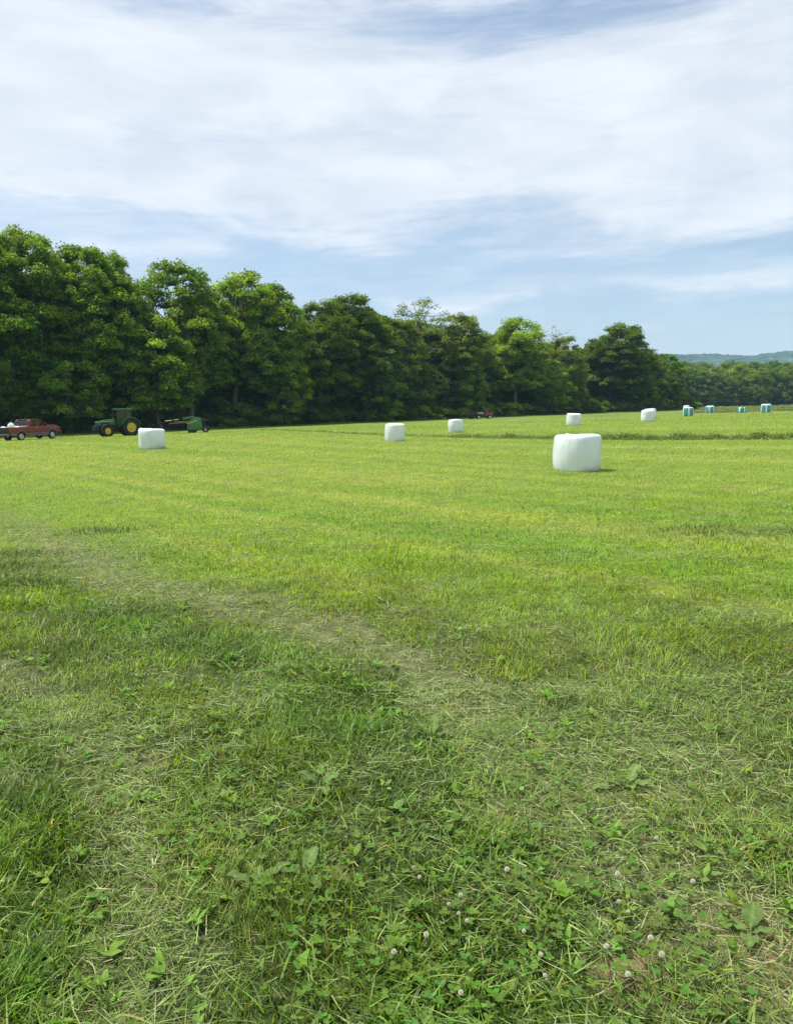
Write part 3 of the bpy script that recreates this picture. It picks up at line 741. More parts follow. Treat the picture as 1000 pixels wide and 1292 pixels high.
    MB().box((2.90, 0, .93), (.05, 1.1, .2), None, .02).build('grille', M['black'], o)
    ax = MB(); [ax.tube([(cx, -.8, .40), (cx, .8, .40)], .05, 8) for cx in (wb0, wb1)]; ax.box((0, 0, .48), (4.6, .7, .12)); ax.build('chassis', M['black'], o)
    tb = MB(); tb.tube([(-1.75, -.86, 1.25), (-1.72, -.84, 1.56), (-1.4, -.84, 1.60), (-.85, -.84, 1.60)], .025, 6); tb.tube([(-1.75, .86, 1.25), (-1.72, .84, 1.56), (-1.4, .84, 1.6), (-.85, .84, 1.60)], .025, 6); tb.tube([(-1.72, -.84, 1.56), (-1.72, .84, 1.56)], .025, 6)
    tb.build('bed_rack', M['darkmetal'], o)
    return o
tr_p = at(36.5, 76); yaw = R(66)
pk = make_pickup(); pk.location = tr_p; pk.rotation_euler = (0, -R(1.5), yaw); pk.scale = (1, 1, 1.05)
tag(pk, 'crimson extended cab pickup truck with grey lower trim parked before the trees at the left', 'pickup truck')
Rz = Matrix.Rotation(yaw, 3, 'Z') 
def on_truck(v): 
    return tr_p + Rz @ (Matrix.Rotation(-R(1.5), 3, 'Y') @ Vector(v))
t = empty('feed_sack', on_truck((-2.35, -.45, 1.0)), yaw)
b = MB(); b.lathe([(.02, -.24), (.2, -.22), (.30, -.1), (.33, .05), (.30, .2), (.24, .36), (.12, .44), (.02, .45)], (0, 0, .22), 'z', 20, lambda t_, z: 1 + .07 * math.sin(3 * t_ + z * 5))
b.build('sack', M['whitep'], t); MB().lathe([(.11, .44), (.05, .5), (.09, .56), (.02, .57)], (0, 0, .20), 'z', 12).build('tied_neck', M['whitep'], t)
tag(t, 'round white sack bulging at the tailgate end of the crimson pickup bed', 'sack')
t = empty('white_tank', on_truck((-1.45, -.1, .79)), yaw)
MB().lathe([(.02, -.55), (.22, -.54), (.27, -.48), (.28, 0), (.27, .48), (.22, .54), (.02, .55)], (0, 0, .30), 'y', 24).build('tank_body', M['whitep'], t)
MB().box((0, -.3, .02), (.5, .06, .04)).box((0, .3, .02), (.5, .06, .04)).build('cradle', M['darkmetal'], t)
MB().lathe([(.08, .56), (.08, .62), (.02, .63)], (0, 0, 0), 'z', 14).build('filler_cap', M['black'], t)
tag(t, 'long white tank lying in the bed of the crimson pickup behind the cab', 'tank')
for k, (yy, zz) in enumerate(((-.80, 1.27), (-.70, 1.34))):
    q = MB().box((0, 0, 0), (1.75, .12, .035), None, .006).build('white_board', M['whitep']); q.location = on_truck((-1.75, yy, zz)); q.rotation_euler = (0, -R(1.5), yaw)
    tag(q, ('white board lying along the near bed rail of the crimson pickup', 'second white board, laid just above and inside the one on the near bed rail')[k], 'board')

for dx, dy, sc, lab in ((-2.45, .45, .78, 'white bag in the pickup bed at the left edge of the photo'), (-1.0, .55, .6, 'smaller white bag in the pickup bed just behind the cab')):
    b = MB().lathe([(.05, 0), (.40, .02), (.50, .15), (.48, .32), (.34, .46), (.1, .52), (.02, .53)], (0, 0, 0), 'z', 22, lambda t_, z: 1 + .08 * math.sin(3 * t_ + z * 7) + .04 * math.sin(7 * t_))
    s_ = b.build('white_bag', M['whitep']); s_.location = on_truck((dx, dy, .82)); s_.scale = (sc, sc, sc * 1.3); tag(s_, lab, 'bag')

def make_tractor():
    """nose towards -x, near side towards -y"""
    o = empty('tractor', (0, 0, 0)); xr, xf = 1.25, -1.15; rr1, rf = .86, .57
    for s_ in (-1, 1):
        wheel(o, (xr, s_ * .92, rr1), rr1, .50, .47, M['yellow'], True, 0, s_); wheel(o, (xf, s_ * .86, rf), rf, .38, .30, M['yellow'], True, 0, s_)
    ch = MB(); ch.box((-.1, 0, .80), (3.2, .46, .34), None, .04).box((xr, 0, .86), (.7, .9, .5), None, .06).tube([(xr, -.9, rr1), (xr, .9, rr1)], .12, 10).tube([(xf, -.85, rf), (xf, .85, rf)], .09, 10)
    ch.box((-.6, 0, 1.0), (1.4, .5, .4), None, .04); ch.box((-2.02, 0, .86), (.32, .75, .52), None, .05)
    ch.build('chassis', M['black'], o)
    hd = MB(); hd.prism([(-2.10, 1.14), (-2.08, 1.36), (-1.95, 1.50), (-1.2, 1.62), (-.18, 1.70), (-.18, 1.14)], -.40, .40, .05); hd.build('bonnet', M['green'], o)
    MB().box((-2.10, 0, 1.24), (.06, .62, .30), None, .02).box((-1.25, -.405, 1.30), (.9, .02, .16)).box((-1.25, .405, 1.30), (.9, .02, .16)).build('grille', M['black'], o)
    for s_ in (-1, 1): MB().box((-2.09, s_ * .26, 1.42), (.05, .16, .09), None, .02).build('headlight', M['lens'], o)
    MB().box((-1.2, -.412, 1.47), (1.3, .012, .05)).box((-1.2, .412, 1.47), (1.3, .012, .05)).build('yellow_stripe', M['yellow'], o)
    c = MB()
    for s_ in (-1, 1):
        y = s_ * .68
        c.tube([(-.16, y * .9, 1.15), (-.05, y * .92, 2.55)], .045, 6); c.tube([(.72, y, 1.15), (.74, y * .95, 2.55)], .05, 6); c.tube([(1.42, y, 1.55), (1.36, y * .92, 2.55)], .05, 6)
        c.tube([(-.16, y * .9, 1.25), (.72, y, 1.25)], .06, 6); c.prism([(.0, .82), (.75, .82), (.75, 1.25), (-.16, 1.25)], *sorted((y * .94, y)), .01)
    c.box((1.40, 0, 1.52), (.08, 1.3, .25)); c.build('cab_frame', M['darkmetal'], o)
    rf_ = MB().box((.66, 0, 2.63), (1.75, 1.52, .17), None, .06); rf_.build('cab_roof', M['green'], o)
    gl = MB()
    for s_ in (-1, 1):
        y = s_ * .645; gl.prism([(-.10, 1.28), (-.02, 2.54), (.69, 2.54), (.68, 1.28)], *sorted((y, y + s_ * .01))); gl.prism([(.77, 1.60), (.78, 2.54), (1.31, 2.54), (1.37, 1.62)], *sorted((y, y + s_ * .01)))
    gl.box((-.10, 0, 1.95), (.012, 1.2, 1.2), Matrix.Rotation(R(4), 3, 'Y')).box((1.39, 0, 2.1), (.012, 1.2, .9)); gl.build('cab_windows', M['glass'], o)
    st = MB().box((.95, 0, 1.45), (.5, .5, .16), None, .05).box((1.18, 0, 1.80), (.14, .48, .62), None, .05); st.build('seat', M['black'], o)
    MB().tube([(.1, 0, 1.2), (.35, 0, 1.68)], .03, 6).lathe([(.17, -.02), (.20, 0), (.17, .02), (.15, 0)], (.37, 0, 1.70), 'z', 18).build('steering_wheel', M['black'], o)
    for s_ in (-1, 1):
        pts = [(xr + 1.02 * math.cos(t_), rr1 + 1.0 * math.sin(t_)) for t_ in np.linspace(R(15), R(165), 12)]; pin = [(xr + .96 * math.cos(t_), rr1 + .94 * math.sin(t_)) for t_ in np.linspace(R(165), R(15), 12)]
        MB().prism(pts + pin, *sorted((s_ * .66, s_ * 1.20))).build('rear_fender', M['green'], o)
        pts = [(xf + .68 * math.cos(t_), rf + .66 * math.sin(t_)) for t_ in np.linspace(R(25), R(155), 9)]; pin = [(xf + .64 * math.cos(t_), rf + .62 * math.sin(t_)) for t_ in np.linspace(R(155), R(25), 9)]
        MB().prism(pts + pin, *sorted((s_ * .68, s_ * 1.06))).build('front_fender', M['black'], o)
        sp_ = MB(); [sp_.box((.28, s_ * .85, z_), (.42, .26, .03)) for z_ in (.45, .70, .95)]; sp_.tube([(.06, s_ * .8, .95), (.06, s_ * .8, .45)], .02, 5).tube([(.5, s_ * .8, .95), (.5, s_ * .8, .45)], .02, 5); sp_.build('steps', M['darkmetal'], o)
        MB().tube([(-.1, s_ * .68, 2.3), (-.25, s_ * 1.0, 2.2)], .018, 5).box((-.26, s_ * 1.02, 2.08), (.05, .18, .30), None, .02).build('side_mirror', M['black'], o)
    MB().tube([(-.32, -.36, 1.6), (-.32, -.36, 2.45), (-.28, -.36, 2.55)], [.06, .05, .05], 8).build('exhaust_pipe', M['black'], o)
    hw = MB(); [hw.box((-2.32, y_, .80), (.28, .10, .46), None, .02) for y_ in (-.36, -.24, -.12, 0, .12, .24, .36)]; hw.build('front_weights', M['darkmetal'], o)
    li = MB(); [li.tube([(xr + .3, s_ * .35, .9), (xr + 1.2, s_ * .40, .55)], .04, 6) for s_ in (-1, 1)]; li.tube([(xr + 1.2, -.4, .55), (xr + 1.2, .4, .55)], .04, 6); li.tube([(xr + .3, 0, 1.3), (xr + 1.15, 0, .95)], .035, 6); li.build('hitch_arms', M['darkmetal'], o)
    return o
ta = make_tractor(); tp = at(147.5, 82.0); tyaw = R(33); ta.location = tp; ta.rotation_euler = (0, -R(1.2), tyaw); ta.scale = (.97, .97, 1.05)
tag(ta, 'green tractor with enclosed cab and yellow wheel centres parked at the wood edge', 'tractor')

def make_mower():
    """pull type mower conditioner, drawbar towards -x"""
    o = empty('mower_conditioner', (0, 0, 0))
    fr = MB(); fr.box((.55, 0, 1.22), (2.7, .16, .16), None, .02).box((1.9, 0, .80), (.16, 2.0, .14), None, .02)
    fr.tube([(1.9, -.9, .8), (2.05, -1.0, .42)], .06, 6).tube([(1.9, .9, .8), (2.05, 1.0, .42)], .06, 6); fr.build('frame', M['green'], o)
    MB().tube([(-.6, .3, 1.28), (-2.0, .4, 1.22), (-3.8, .2, .75)], [.08, .07, .06], 8).build('drawbar', M['curtain'], o)
    for k, (a_, b_) in enumerate((((-1.9, .30, 1.36), (-1.2, .25, 1.42)), ((-1.0, .25, 1.46), (-.45, .25, 1.5)))):
        MB().tube([a_, b_], .035, 6).build('yellow_hose_guard', M['yellow'], o)
    sh = MB(); sh.prism([(-1.30, .40), (-1.50, 1.0), (-.6, 1.10), (.35, 1.08), (.35, .36)], -1.25, 1.25, .02); sh.build('curtain', M['curtain'], o)
    pl = MB(); pl.prism([(-1.45, 1.06), (.0, 1.22), (.7, 1.32), (.9, 1.12), (.5, 1.10)], -1.2, 1.2, .02); pl.build('top_shield', M['rust'], o)
    bd = MB(); bd.prism([(.40, .50), (.9, .30), (1.9, .34), (2.1, .62), (1.98, 1.55), (1.4, 1.70), (.85, 1.42)], -1.15, 1.15, .04); bd.build('conditioner_housing', M['green'], o)
    bx_ = MB(); bx_.prism([(.05, 1.45), (.1, 1.74), (1.25, 1.86), (1.30, 1.60)], -.6, .6, .03); bx_.build('gearbox_cover', M['green'], o)
    ys = MB(); ys.box((1.0, -1.17, 1.17), (1.1, .02, .10), Matrix.Rotation(-R(18), 3, 'Y')); ys.build('yellow_stripe', M['yellow'], o)
    bar = MB(); bar.tube([(1.3, -.9, 1.70), (1.8, -.95, 1.66), (2.4, -1.0, 1.40), (2.7, -1.0, 1.38)], .05, 6).box((2.35, -1.0, 1.36), (.62, .2, .14), None, .03); bar.build('rear_light_bar', M['darkmetal'], o)
    sk = MB(); sk.prism([(.55, .30), (.5, .05), (1.3, .04), (1.7, .32)], -1.0, 1.0, .02); sk.build('cutter_bar', M['darkmetal'], o)
    for s_ in (-1, 1): wheel(o, (2.42, s_ * 1.12, .36), .36, .26, .16, M['tan'], False, 0, s_)
    ax = MB(); ax.tube([(2.42, -1.1, .36), (2.42, 1.1, .36)], .05, 8).tube([(2.42, -.95, .36), (1.9, -.9, .75)], .06, 6).tube([(2.42, .95, .36), (1.9, .9, .75)], .06, 6).tube([(2.42, -.95, .36), (2.4, -.98, 1.36)], .035, 6); ax.build('axle', M['darkmetal'], o)
    MB().tube([(-3.6, .1, .75), (-3.6, .1, .04)], .05, 8).box((-3.6, .1, .02), (.25, .25, .04), None, .01).build('jack_stand', M['darkmetal'], o)
    return o
mo = make_mower(); mo.location = at(231, 88); mo.rotation_euler = (0, -R(1.2), R(12))
tag(mo, 'green mower conditioner with black curtain and yellow stripe, standing right of the tractor', 'mower')

def make_utv():
    o = empty('utility_vehicle', (0, 0, 0))
    MB().box((0, 0, .50), (2.7, 1.0, .16), None, .03).build('chassis', M['black'], o)
    MB().prism([(.75, .50), (.70, 1.05), (1.0, 1.16), (1.45, 1.02), (1.62, .80), (1.62, .50)], -.66, .66, .06).build('bonnet', M['red'], o)
    MB().prism([(-.2, .55), (-.15, .78), (.35, .78), (.40, .98), (.72, .98), (.75, .55)], -.68, .68, .03).build('side_panel', M['red'], o)
    bd = MB(); bd.box((-.75, 0, .86), (1.35, 1.4, .05)).box((-.75, -.69, 1.02), (1.35, .04, .30)).box((-.75, .69, 1.02), (1.35, .04, .30)).box((-.09, 0, 1.02), (.04, 1.4, .30)).box((-1.42, 0, 1.02), (.04, 1.4, .30)); bd.build('cargo_bed', M['tan'], o)
    MB().box((.12, 0, .92), (.5, 1.2, .16), None, .05).box((-.08, 0, 1.2), (.12, 1.2, .5), None, .05).build('seat', M['black'], o)
    rc = MB()
    for s_ in (-1, 1): rc.tube([(.78, s_ * .62, 1.08), (.42, s_ * .6, 1.92)], .035, 6)
    rc.tube([(.42, -.6, 1.92), (.42, .6, 1.92)], .035, 6); rc.build('windscreen_frame', M['tan'], o)
    rc = MB()
    for s_ in (-1, 1): rc.tube([(-.06, s_ * .62, 1.0), (-.10, s_ * .6, 1.90), (.42, s_ * .6, 1.93)], .03, 6)
    rc.build('roll_cage', M['darkmetal'], o)
    MB().tube([(.75, .25, 1.05), (.50, .25, 1.22)], .025, 6).lathe([(.13, -.02), (.16, 0), (.13, .02)], (.48, .25, 1.24), 'z', 14).build('steering_wheel', M['black'], o)
    for s_ in (-1, 1):
        MB().box((1.60, s_ * .45, .86), (.06, .2, .12), None, .02).build('headlight', M['lens'], o)
        for cx in (-.85, 1.12): wheel(o, (cx, s_ * .60, .31), .31, .24, .17, M['whitep'], False, 0, s_)
    return o
ut = make_utv(); ut.location = at(608.5, 138); ut.rotation_euler = (0, -R(1), R(12)); ut.scale = (1.0, 1.0, .95)
tag(ut, 'small red utility vehicle with tan cargo bed parked below the trees', 'utility vehicle')
ct = empty('cart', at(594.5, 137.2), R(12)); 
b = MB(); b.box((0, 0, .78), (1.7, 1.3, .06)).box((0, -.64, 1.06), (1.7, .04, .55)).box((0, .64, 1.06), (1.7, .04, .55)).box((.84, 0, 1.06), (.04, 1.3, .55)).box((-.84, 0, 1.06), (.04, 1.3, .55)).box((0, 0, .66), (1.5, .6, .12)); b.build('box', M['darkmetal'], ct)
MB().tube([(.8, 0, .62), (1.45, 0, .50)], .04, 6).build('drawbar', M['darkmetal'], ct)
for s_ in (-1, 1): wheel(ct, (0, s_ * .74, .30), .30, .18, .16, M['darkmetal'], False, 0, s_)
tag(ct, 'small dark box cart hitched behind the red utility vehicle', 'cart')

# ------------------------------------------------------------------ grass and cut hay
def strands(x, y, z, L, Wd, tilt, azi, droop, nseg, colr, prof=None, roll=None):
    """bent ribbons: L long, Wd wide, tilt from vertical (radians) towards azimuth azi; colr (n,3)"""
    n = len(x)
    h = np.stack([np.sin(azi), np.cos(azi), np.zeros(n)], 1); up = np.array((0, 0, 1.0))
    d = h * np.sin(tilt)[:, None] + up * np.cos(tilt)[:, None]
    side = np.stack([np.cos(azi), -np.sin(azi), np.zeros(n)], 1)
    if roll is not None:
        nn = np.cross(side, d); side = side * np.cos(roll)[:, None] + nn * np.sin(roll)[:, None]
    ts = np.linspace(0, 1, nseg + 1)
    if prof is None: prof = 1 - ts ** 2.2
    root = np.stack([x, y, z], 1); V = []
    for k, t in enumerate(ts):
        c = root + d * (L * t)[:, None] + h * (droop * L * t * t * .5)[:, None] - up * (droop * L * t * t * .35)[:, None]
        if k < nseg:
            w = side * (Wd * max(prof[k], .05) * .5)[:, None]; V += [c - w, c + w]
        else: V.append(c)
    V = np.stack(V, 1); m_ = V.shape[1]
    base = np.arange(n)[:, None] * m_; T = []
    for k in range(nseg - 1):
        a = 2 * k; T += [base + np.array([a, a + 1, a + 3]), base + np.array([a, a + 3, a + 2])]
    a = 2 * (nseg - 1); T.append(base + np.array([a, a + 1, a + 2]))
    # a little paler towards the tips, as grass is
    shade = np.ones(m_)[None, :, None]
    return V.reshape(-1, 3), np.concatenate(T), np.broadcast_to(colr[:, None, :] * shade, (n, m_, 3)).reshape(-1, 3)
def merge(parts):
    off = 0; VV, FF, CC = [], [], []
    for v, f, c in parts: VV.append(v); FF.append(f + off); CC.append(c); off += len(v)
    return np.concatenate(VV), np.concatenate(FF), np.concatenate(CC)
def scatter(rg, rho, y0, y1, slope=.62, pad=1.3):
    ys = np.linspace(y0, y1, 1500); dens = rho(ys) * 2 * (slope * ys + pad); cum = np.concatenate([[0], np.cumsum((dens[1:] + dens[:-1]) / 2 * np.diff(ys))])
    n = int(cum[-1]); y = np.interp(rg.uniform(0, cum[-1], n), cum, ys); x = rg.uniform(-1, 1, n) * (slope * y + pad); return x, y
rg = np.random.default_rng(77)
parts = []
RHO = lambda y: 10500 / (1 + (np.maximum(y, .5) / 4.2) ** 2.15)
for y0, y1, nseg in ((.55, 5.0, 3), (5.0, 13.0, 2), (13.0, 100.0, 1)):
    x, y = scatter(rg, RHO, y0, y1)
    # drop what would stand under a bale or past the field edge
    keep = wood_depth(x, y) < -2
    x, y = x[keep], y[keep]; n = len(x)
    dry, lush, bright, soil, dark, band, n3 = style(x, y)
    keep = rg.uniform(size=n) > np.clip(soil * 1.1 + dry * .55, 0, .95)
    x, y, dry, lush, bright, soil, dark, band, n3 = [q[keep] for q in (x, y, dry, lush, bright, soil, dark, band, n3)]; n = len(x)
    s = 1 + (y / 9.0) ** .95
    tuft = fbm(x * 7, y * 7, 91, 2)
    L = (.046 + .018 * lush + .012 * dark - .012 * bright) * rg.uniform(.5, 1.5, n) * (1 - .45 * dry) * (.45 + .65 * tuft + .65 * sstep(.35, .65, fbm(x * 2.1, y * 2.1, 98, 3)) * (1 - .6 * sstep(5, 12, y)) + .2 * sstep(5, 12, y)) * (1 + (y / 40.0))
    Wd = (.0030 + .0012 * lush) * rg.uniform(.6, 1.5, n) * s
    tilt = np.abs(rg.normal(0, .60, n)) + dry * .75 * rg.uniform(0, 1, n) + .10
    flow = fbm(x * .9, y * .9, 95, 2) * 12.0
    azi = np.where(rg.uniform(size=n) < .5, flow + rg.normal(0, .7, n), rg.uniform(0, 6.283, n))
    droop = rg.uniform(.1, .9, n) * (.6 + .8 * lush)
    c = np.tile(np.array([.185, .275, .038]), (n, 1))
    c = lerp3(c, (.092, .19, .018), lush * (1 - bright * .7))
    c = lerp3(c, (.195, .33, .026), bright); c = lerp3(c, (.26, .36, .045), bright * sstep(11, 38, y))
    c = lerp3(c, (.14, .28, .024), bright * sstep(.54, .36, band) * .9)
    c = lerp3(c, (.265, .365, .055), bright * sstep(.50, .66, band) * .75)
    c = lerp3(c, (.21, .25, .085), dry * .65 * (1 - bright * .5))
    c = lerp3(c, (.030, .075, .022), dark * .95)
    m_ = (rg.uniform(size=n) < (.035 + .12 * dry)); c[m_] = (.34, .30, .16)
    m_ = (rg.uniform(size=n) < .10 * (1 - dark)); c[m_] = c[m_] * 1.35 + .012
    mot = fbm(x * 2.6, y * 2.6, 97, 3); c *= (1 + (.52 * sstep(.32, .66, mot) - .26) * (1 - .7 * sstep(5, 12, y)))[:, None]
    c *= (rg.uniform(.30, 1.65, n) * (.92 + .08 * sstep(3.5, 8, y)))[:, None]; c[:, 0] *= rg.uniform(.82, 1.15, n)
    far = sstep(107, 118, y * .93 + x * .37); c = lerp3(c, (.16, .22, .06), far * .6)
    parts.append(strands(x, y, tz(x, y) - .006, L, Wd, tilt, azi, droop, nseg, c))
print('grass blades', [len(p[0]) for p in parts])
V, Fc, C = merge(parts); gr = link_mesh('grass', np_mesh('grass', V, Fc, C), M['grass'], smooth=False); tag(gr, kind='stuff')
del V, Fc, C, parts
# cut grass lying on the stubble: thin strands, green and bleached
parts = []
for y0, y1, nseg, rho in ((.55, 4.5, 2, 5600), (4.5, 12, 1, 1300)):
    x, y = scatter(rg, lambda q: rho + q * 0, y0, y1)
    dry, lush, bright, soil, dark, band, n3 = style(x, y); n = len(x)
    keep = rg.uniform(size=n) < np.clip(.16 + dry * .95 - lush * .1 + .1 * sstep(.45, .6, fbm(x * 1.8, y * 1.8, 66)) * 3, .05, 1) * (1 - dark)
    x, y, dry, lush, bright, soil = [q[keep] for q in (x, y, dry, lush, bright, soil)]; n = len(x)
    L = rg.uniform(.03, .12, n); Wd = rg.uniform(.0012, .0034, n) * (1 + (y / 9))
    c = np.tile(np.array([.23, .34, .09]), (n, 1)); m_ = rg.uniform(size=n) < .15 + .30 * dry
    c[m_] = np.array([.36, .38, .20]); m2 = rg.uniform(size=n) < .25; c[m2] = np.array([.12, .20, .05])
    c *= rg.uniform(.4, 1.55, n)[:, None]
    z = tz(x, y) + rg.uniform(.004, .05, n) * (.35 + .5 * lush + .3 * (1 - dry))
    parts.append(strands(x, y, z, L, Wd, rg.normal(1.52, .14, n), rg.uniform(0, 6.283, n), rg.normal(0, .25, n), nseg + 1, c, roll=rg.uniform(-.6, .6, n)))
V, Fc, C = merge(parts); cg = link_mesh('cut_grass', np_mesh('cut_grass', V, Fc, C), M['grass'], smooth=False); tag(cg, kind='stuff')
# coarse broad blades, pale and arching, in loose clumps
parts = []
x, y = scatter(rg, lambda q: 620 / (1 + (q / 4.0) ** 2), .6, 16)
dry, lush, bright, soil, dark, band, n3 = style(x, y)
keep = rg.uniform(size=len(x)) < np.clip(sstep(.42, .62, fbm(x * 2.2, y * 2.2, 71)) * 1.1 + .12, 0, 1) * (1 - .75 * bright) * (1 - soil)
x, y = x[keep], y[keep]; n = len(x)
c = np.stack([rg.uniform(.19, .29, n), rg.uniform(.28, .40, n), rg.uniform(.045, .09, n)], 1); m_ = rg.uniform(size=n) < .35; c[m_] *= .5
parts.append(strands(x, y, tz(x, y) + rg.uniform(0, .02, n), rg.uniform(.05, .14, n), rg.uniform(.0035, .0075, n), np.abs(rg.normal(.75, .45, n)), rg.uniform(0, 6.283, n), rg.uniform(.3, 1.5, n), 5, c, roll=rg.uniform(-.5, .5, n)))
V, Fc, C = merge(parts); cb = link_mesh('coarse_grass', np_mesh('coarse_grass', V, Fc, C), M['grass'], smooth=False); tag(cb, kind='stuff')
# broad leaved weeds: plantain, dock and clover leaves mixed in the sward
parts = []
x, y = scatter(rg, lambda q: 40 / (1 + (q / 4.5) ** 2), .8, 14)
dry, lush, bright, soil, dark, band, n3 = style(x, y)
keep = rg.uniform(size=len(x)) < np.clip(.25 + lush * .9 + sstep(.5, .62, fbm(x * 1.1, y * 1.1, 78)) * .8, 0, 1) * (1 - .9 * bright)
x, y = x[keep], y[keep]; k = rg.integers(4, 9, len(x)); X_, Y_ = np.repeat(x, k), np.repeat(y, k); n = len(X_)
sz = np.repeat(rg.uniform(.55, 1.25, len(x)), k)
cc = np.repeat(np.stack([rg.uniform(.16, .21, len(x)), rg.uniform(.29, .38, len(x)), rg.uniform(.05, .08, len(x))], 1), k, axis=0) * rg.uniform(.8, 1.2, n)[:, None]
pf = np.array([.12, .75, 1.0, .62, 0])
parts.append(strands(X_ + rg.normal(0, .008, n), Y_ + rg.normal(0, .008, n), tz(X_, Y_) + .02, rg.uniform(.026, .055, n) * sz, rg.uniform(.013, .028, n) * sz, rg.uniform(.35, 1.25, n), rg.uniform(0, 6.283, n), rg.uniform(.1, .8, n), 4, cc, pf, rg.uniform(-.4, .4, n)))
# small three part clover leaves
x, y = scatter(rg, lambda q: 420 / (1 + (q / 3.5) ** 3), .7, 8)
keep = rg.uniform(size=len(x)) < sstep(.48, .62, fbm(x * 1.5 + 3, y * 1.5, 83)); x, y = x[keep], y[keep]
k = 3; X_, Y_ = np.repeat(x, k), np.repeat(y, k); n = len(X_); a0 = np.repeat(rg.uniform(0, 6.28, len(x)), k) + np.tile([0, 2.09, 4.19], len(x))
zz = np.repeat(rg.uniform(.03, .065, len(x)), k); sz = np.repeat(rg.uniform(.7, 1.2, len(x)), k)
cc = np.repeat(np.stack([rg.uniform(.08, .14, len(x)), rg.uniform(.17, .24, len(x)), rg.uniform(.025, .05, len(x))], 1), k, axis=0)
parts.append(strands(X_, Y_, tz(X_, Y_) + zz, .018 * sz, .015 * sz, np.full(n, 1.25), a0, np.full(n, .2), 3, cc, np.array([.3, .9, 1.0, 0])))
V, Fc, C = merge(parts); wd = link_mesh('low_weeds', np_mesh('low_weeds', V, Fc, C), M['weed'], smooth=False); tag(wd, kind='stuff')
# rough uncut grass at the foot of the wood
n = 60000; s = rg.uniform(-28, 180, n); d = -rg.uniform(0, 1, n) ** .8 * 8.5 + 1.5; q = WA[None] + _wd[None] * s[:, None] + _wn[None] * d[:, None]
x, y = q[:, 0], q[:, 1]
hgt = .16 + .35 * sstep(-3.5, 0, d) * fbm(x * .5, y * .5, 14)
c = np.stack([rg.uniform(.05, .10, n), rg.uniform(.10, .17, n), rg.uniform(.015, .035, n)], 1); m_ = rg.uniform(size=n) < .10; c[m_] = (.25, .22, .11)
c *= 1.6
V, Fc, C = strands(x, y, tz(x, y) - .01, hgt * rg.uniform(.6, 1.6, n), rg.uniform(.02, .045, n), np.abs(rg.normal(0, .3, n)), rg.uniform(0, 6.28, n), rg.uniform(.1, .8, n), 2, c)
rgx = link_mesh('rough_grass', np_mesh('rough_grass', V, Fc, C), M['grass'], smooth=False); tag(rgx, kind='stuff')
# windrows of cut hay
def windrow(p0, p1, width, height, n, blade, seed, fade=None, col=(.12, .19, .05)):
    rg = np.random.default_rng(seed); p0, p1 = np.array(p0, float), np.array(p1, float); L_ = np.linalg.norm(p1 - p0); t = rg.uniform(0, 1, n)
    if fade is not None: t = t[rg.uniform(size=n) < fade(t)]; n = len(t)
    dr = (p1 - p0) / L_; nr = np.array((-dr[1], dr[0])); lat = rg.normal(0, .42, n)
    ctr = p0[None] + dr[None] * (t * L_)[:, None] + nr[None] * ((fbm(t * L_ * .25, t * 0, seed) - .5) * 1.2 * width)[:, None]
    q = ctr + nr[None] * (lat * width)[:, None]
    lump = .28 + 1.1 * sstep(.2, .8, fbm(t * L_ * 1.3, t * 0 + 4, seed + 3, 3))
    top = height * lump * np.exp(-(lat / .5) ** 2); keep = lump > .62; keep |= rg.uniform(size=n) < .5
    z = tz(q[:, 0], q[:, 1]) + top * rg.uniform(0, 1, n) ** .5
    c = np.array(col)[None] * rg.uniform(.55, 1.5, n)[:, None]; m_ = rg.uniform(size=n) < .22; c[m_] = np.array((.28, .34, .14)) * rg.uniform(.7, 1.1, m_.sum())[:, None]
    return [a_[keep] if False else a_ for a_ in strands(q[:, 0], q[:, 1], z, blade * rg.uniform(.5, 1.3, n), blade * .13 * rg.uniform(.6, 1.4, n), rg.normal(1.25, .4, n), rg.uniform(0, 6.28, n), rg.uniform(-.2, .8, n), 2, c, roll=rg.uniform(-1, 1, n))]
V, Fc, C = merge([windrow((28, 20), (4.2, 55), .75, .21, 42000, .26, 3, lambda t: 1 - .5 * t), windrow((4.2, 55), (-16, 92), .6, .10, 6000, .26, 4, lambda t: 1 - t * .75)])
wr = link_mesh('hay_windrow', np_mesh('hay_windrow', V, Fc, C), M['grass'], smooth=False); tag(wr, kind='stuff')
far_rows = []
for k, (r0, px0, px1) in enumerate(((124, 868, 1150), (132, 880, 1150), (150, 905, 1150), (168, 870, 1150), (190, 880, 1150), (214, 860, 1150), (245, 850, 1150))):
    far_rows.append(windrow(((px0 - 500) / F * r0 * 1.03, r0 * 1.03), ((px1 - 500) / F * r0 * .94, r0 * .94), 1.6, .34, 7000, .45, 30 + k, col=(.13, .19, .06)))
V, Fc, C = merge(far_rows); fr = link_mesh('far_windrows', np_mesh('far_windrows', V, Fc, C), M['grass'], smooth=False); tag(fr, kind='stuff')

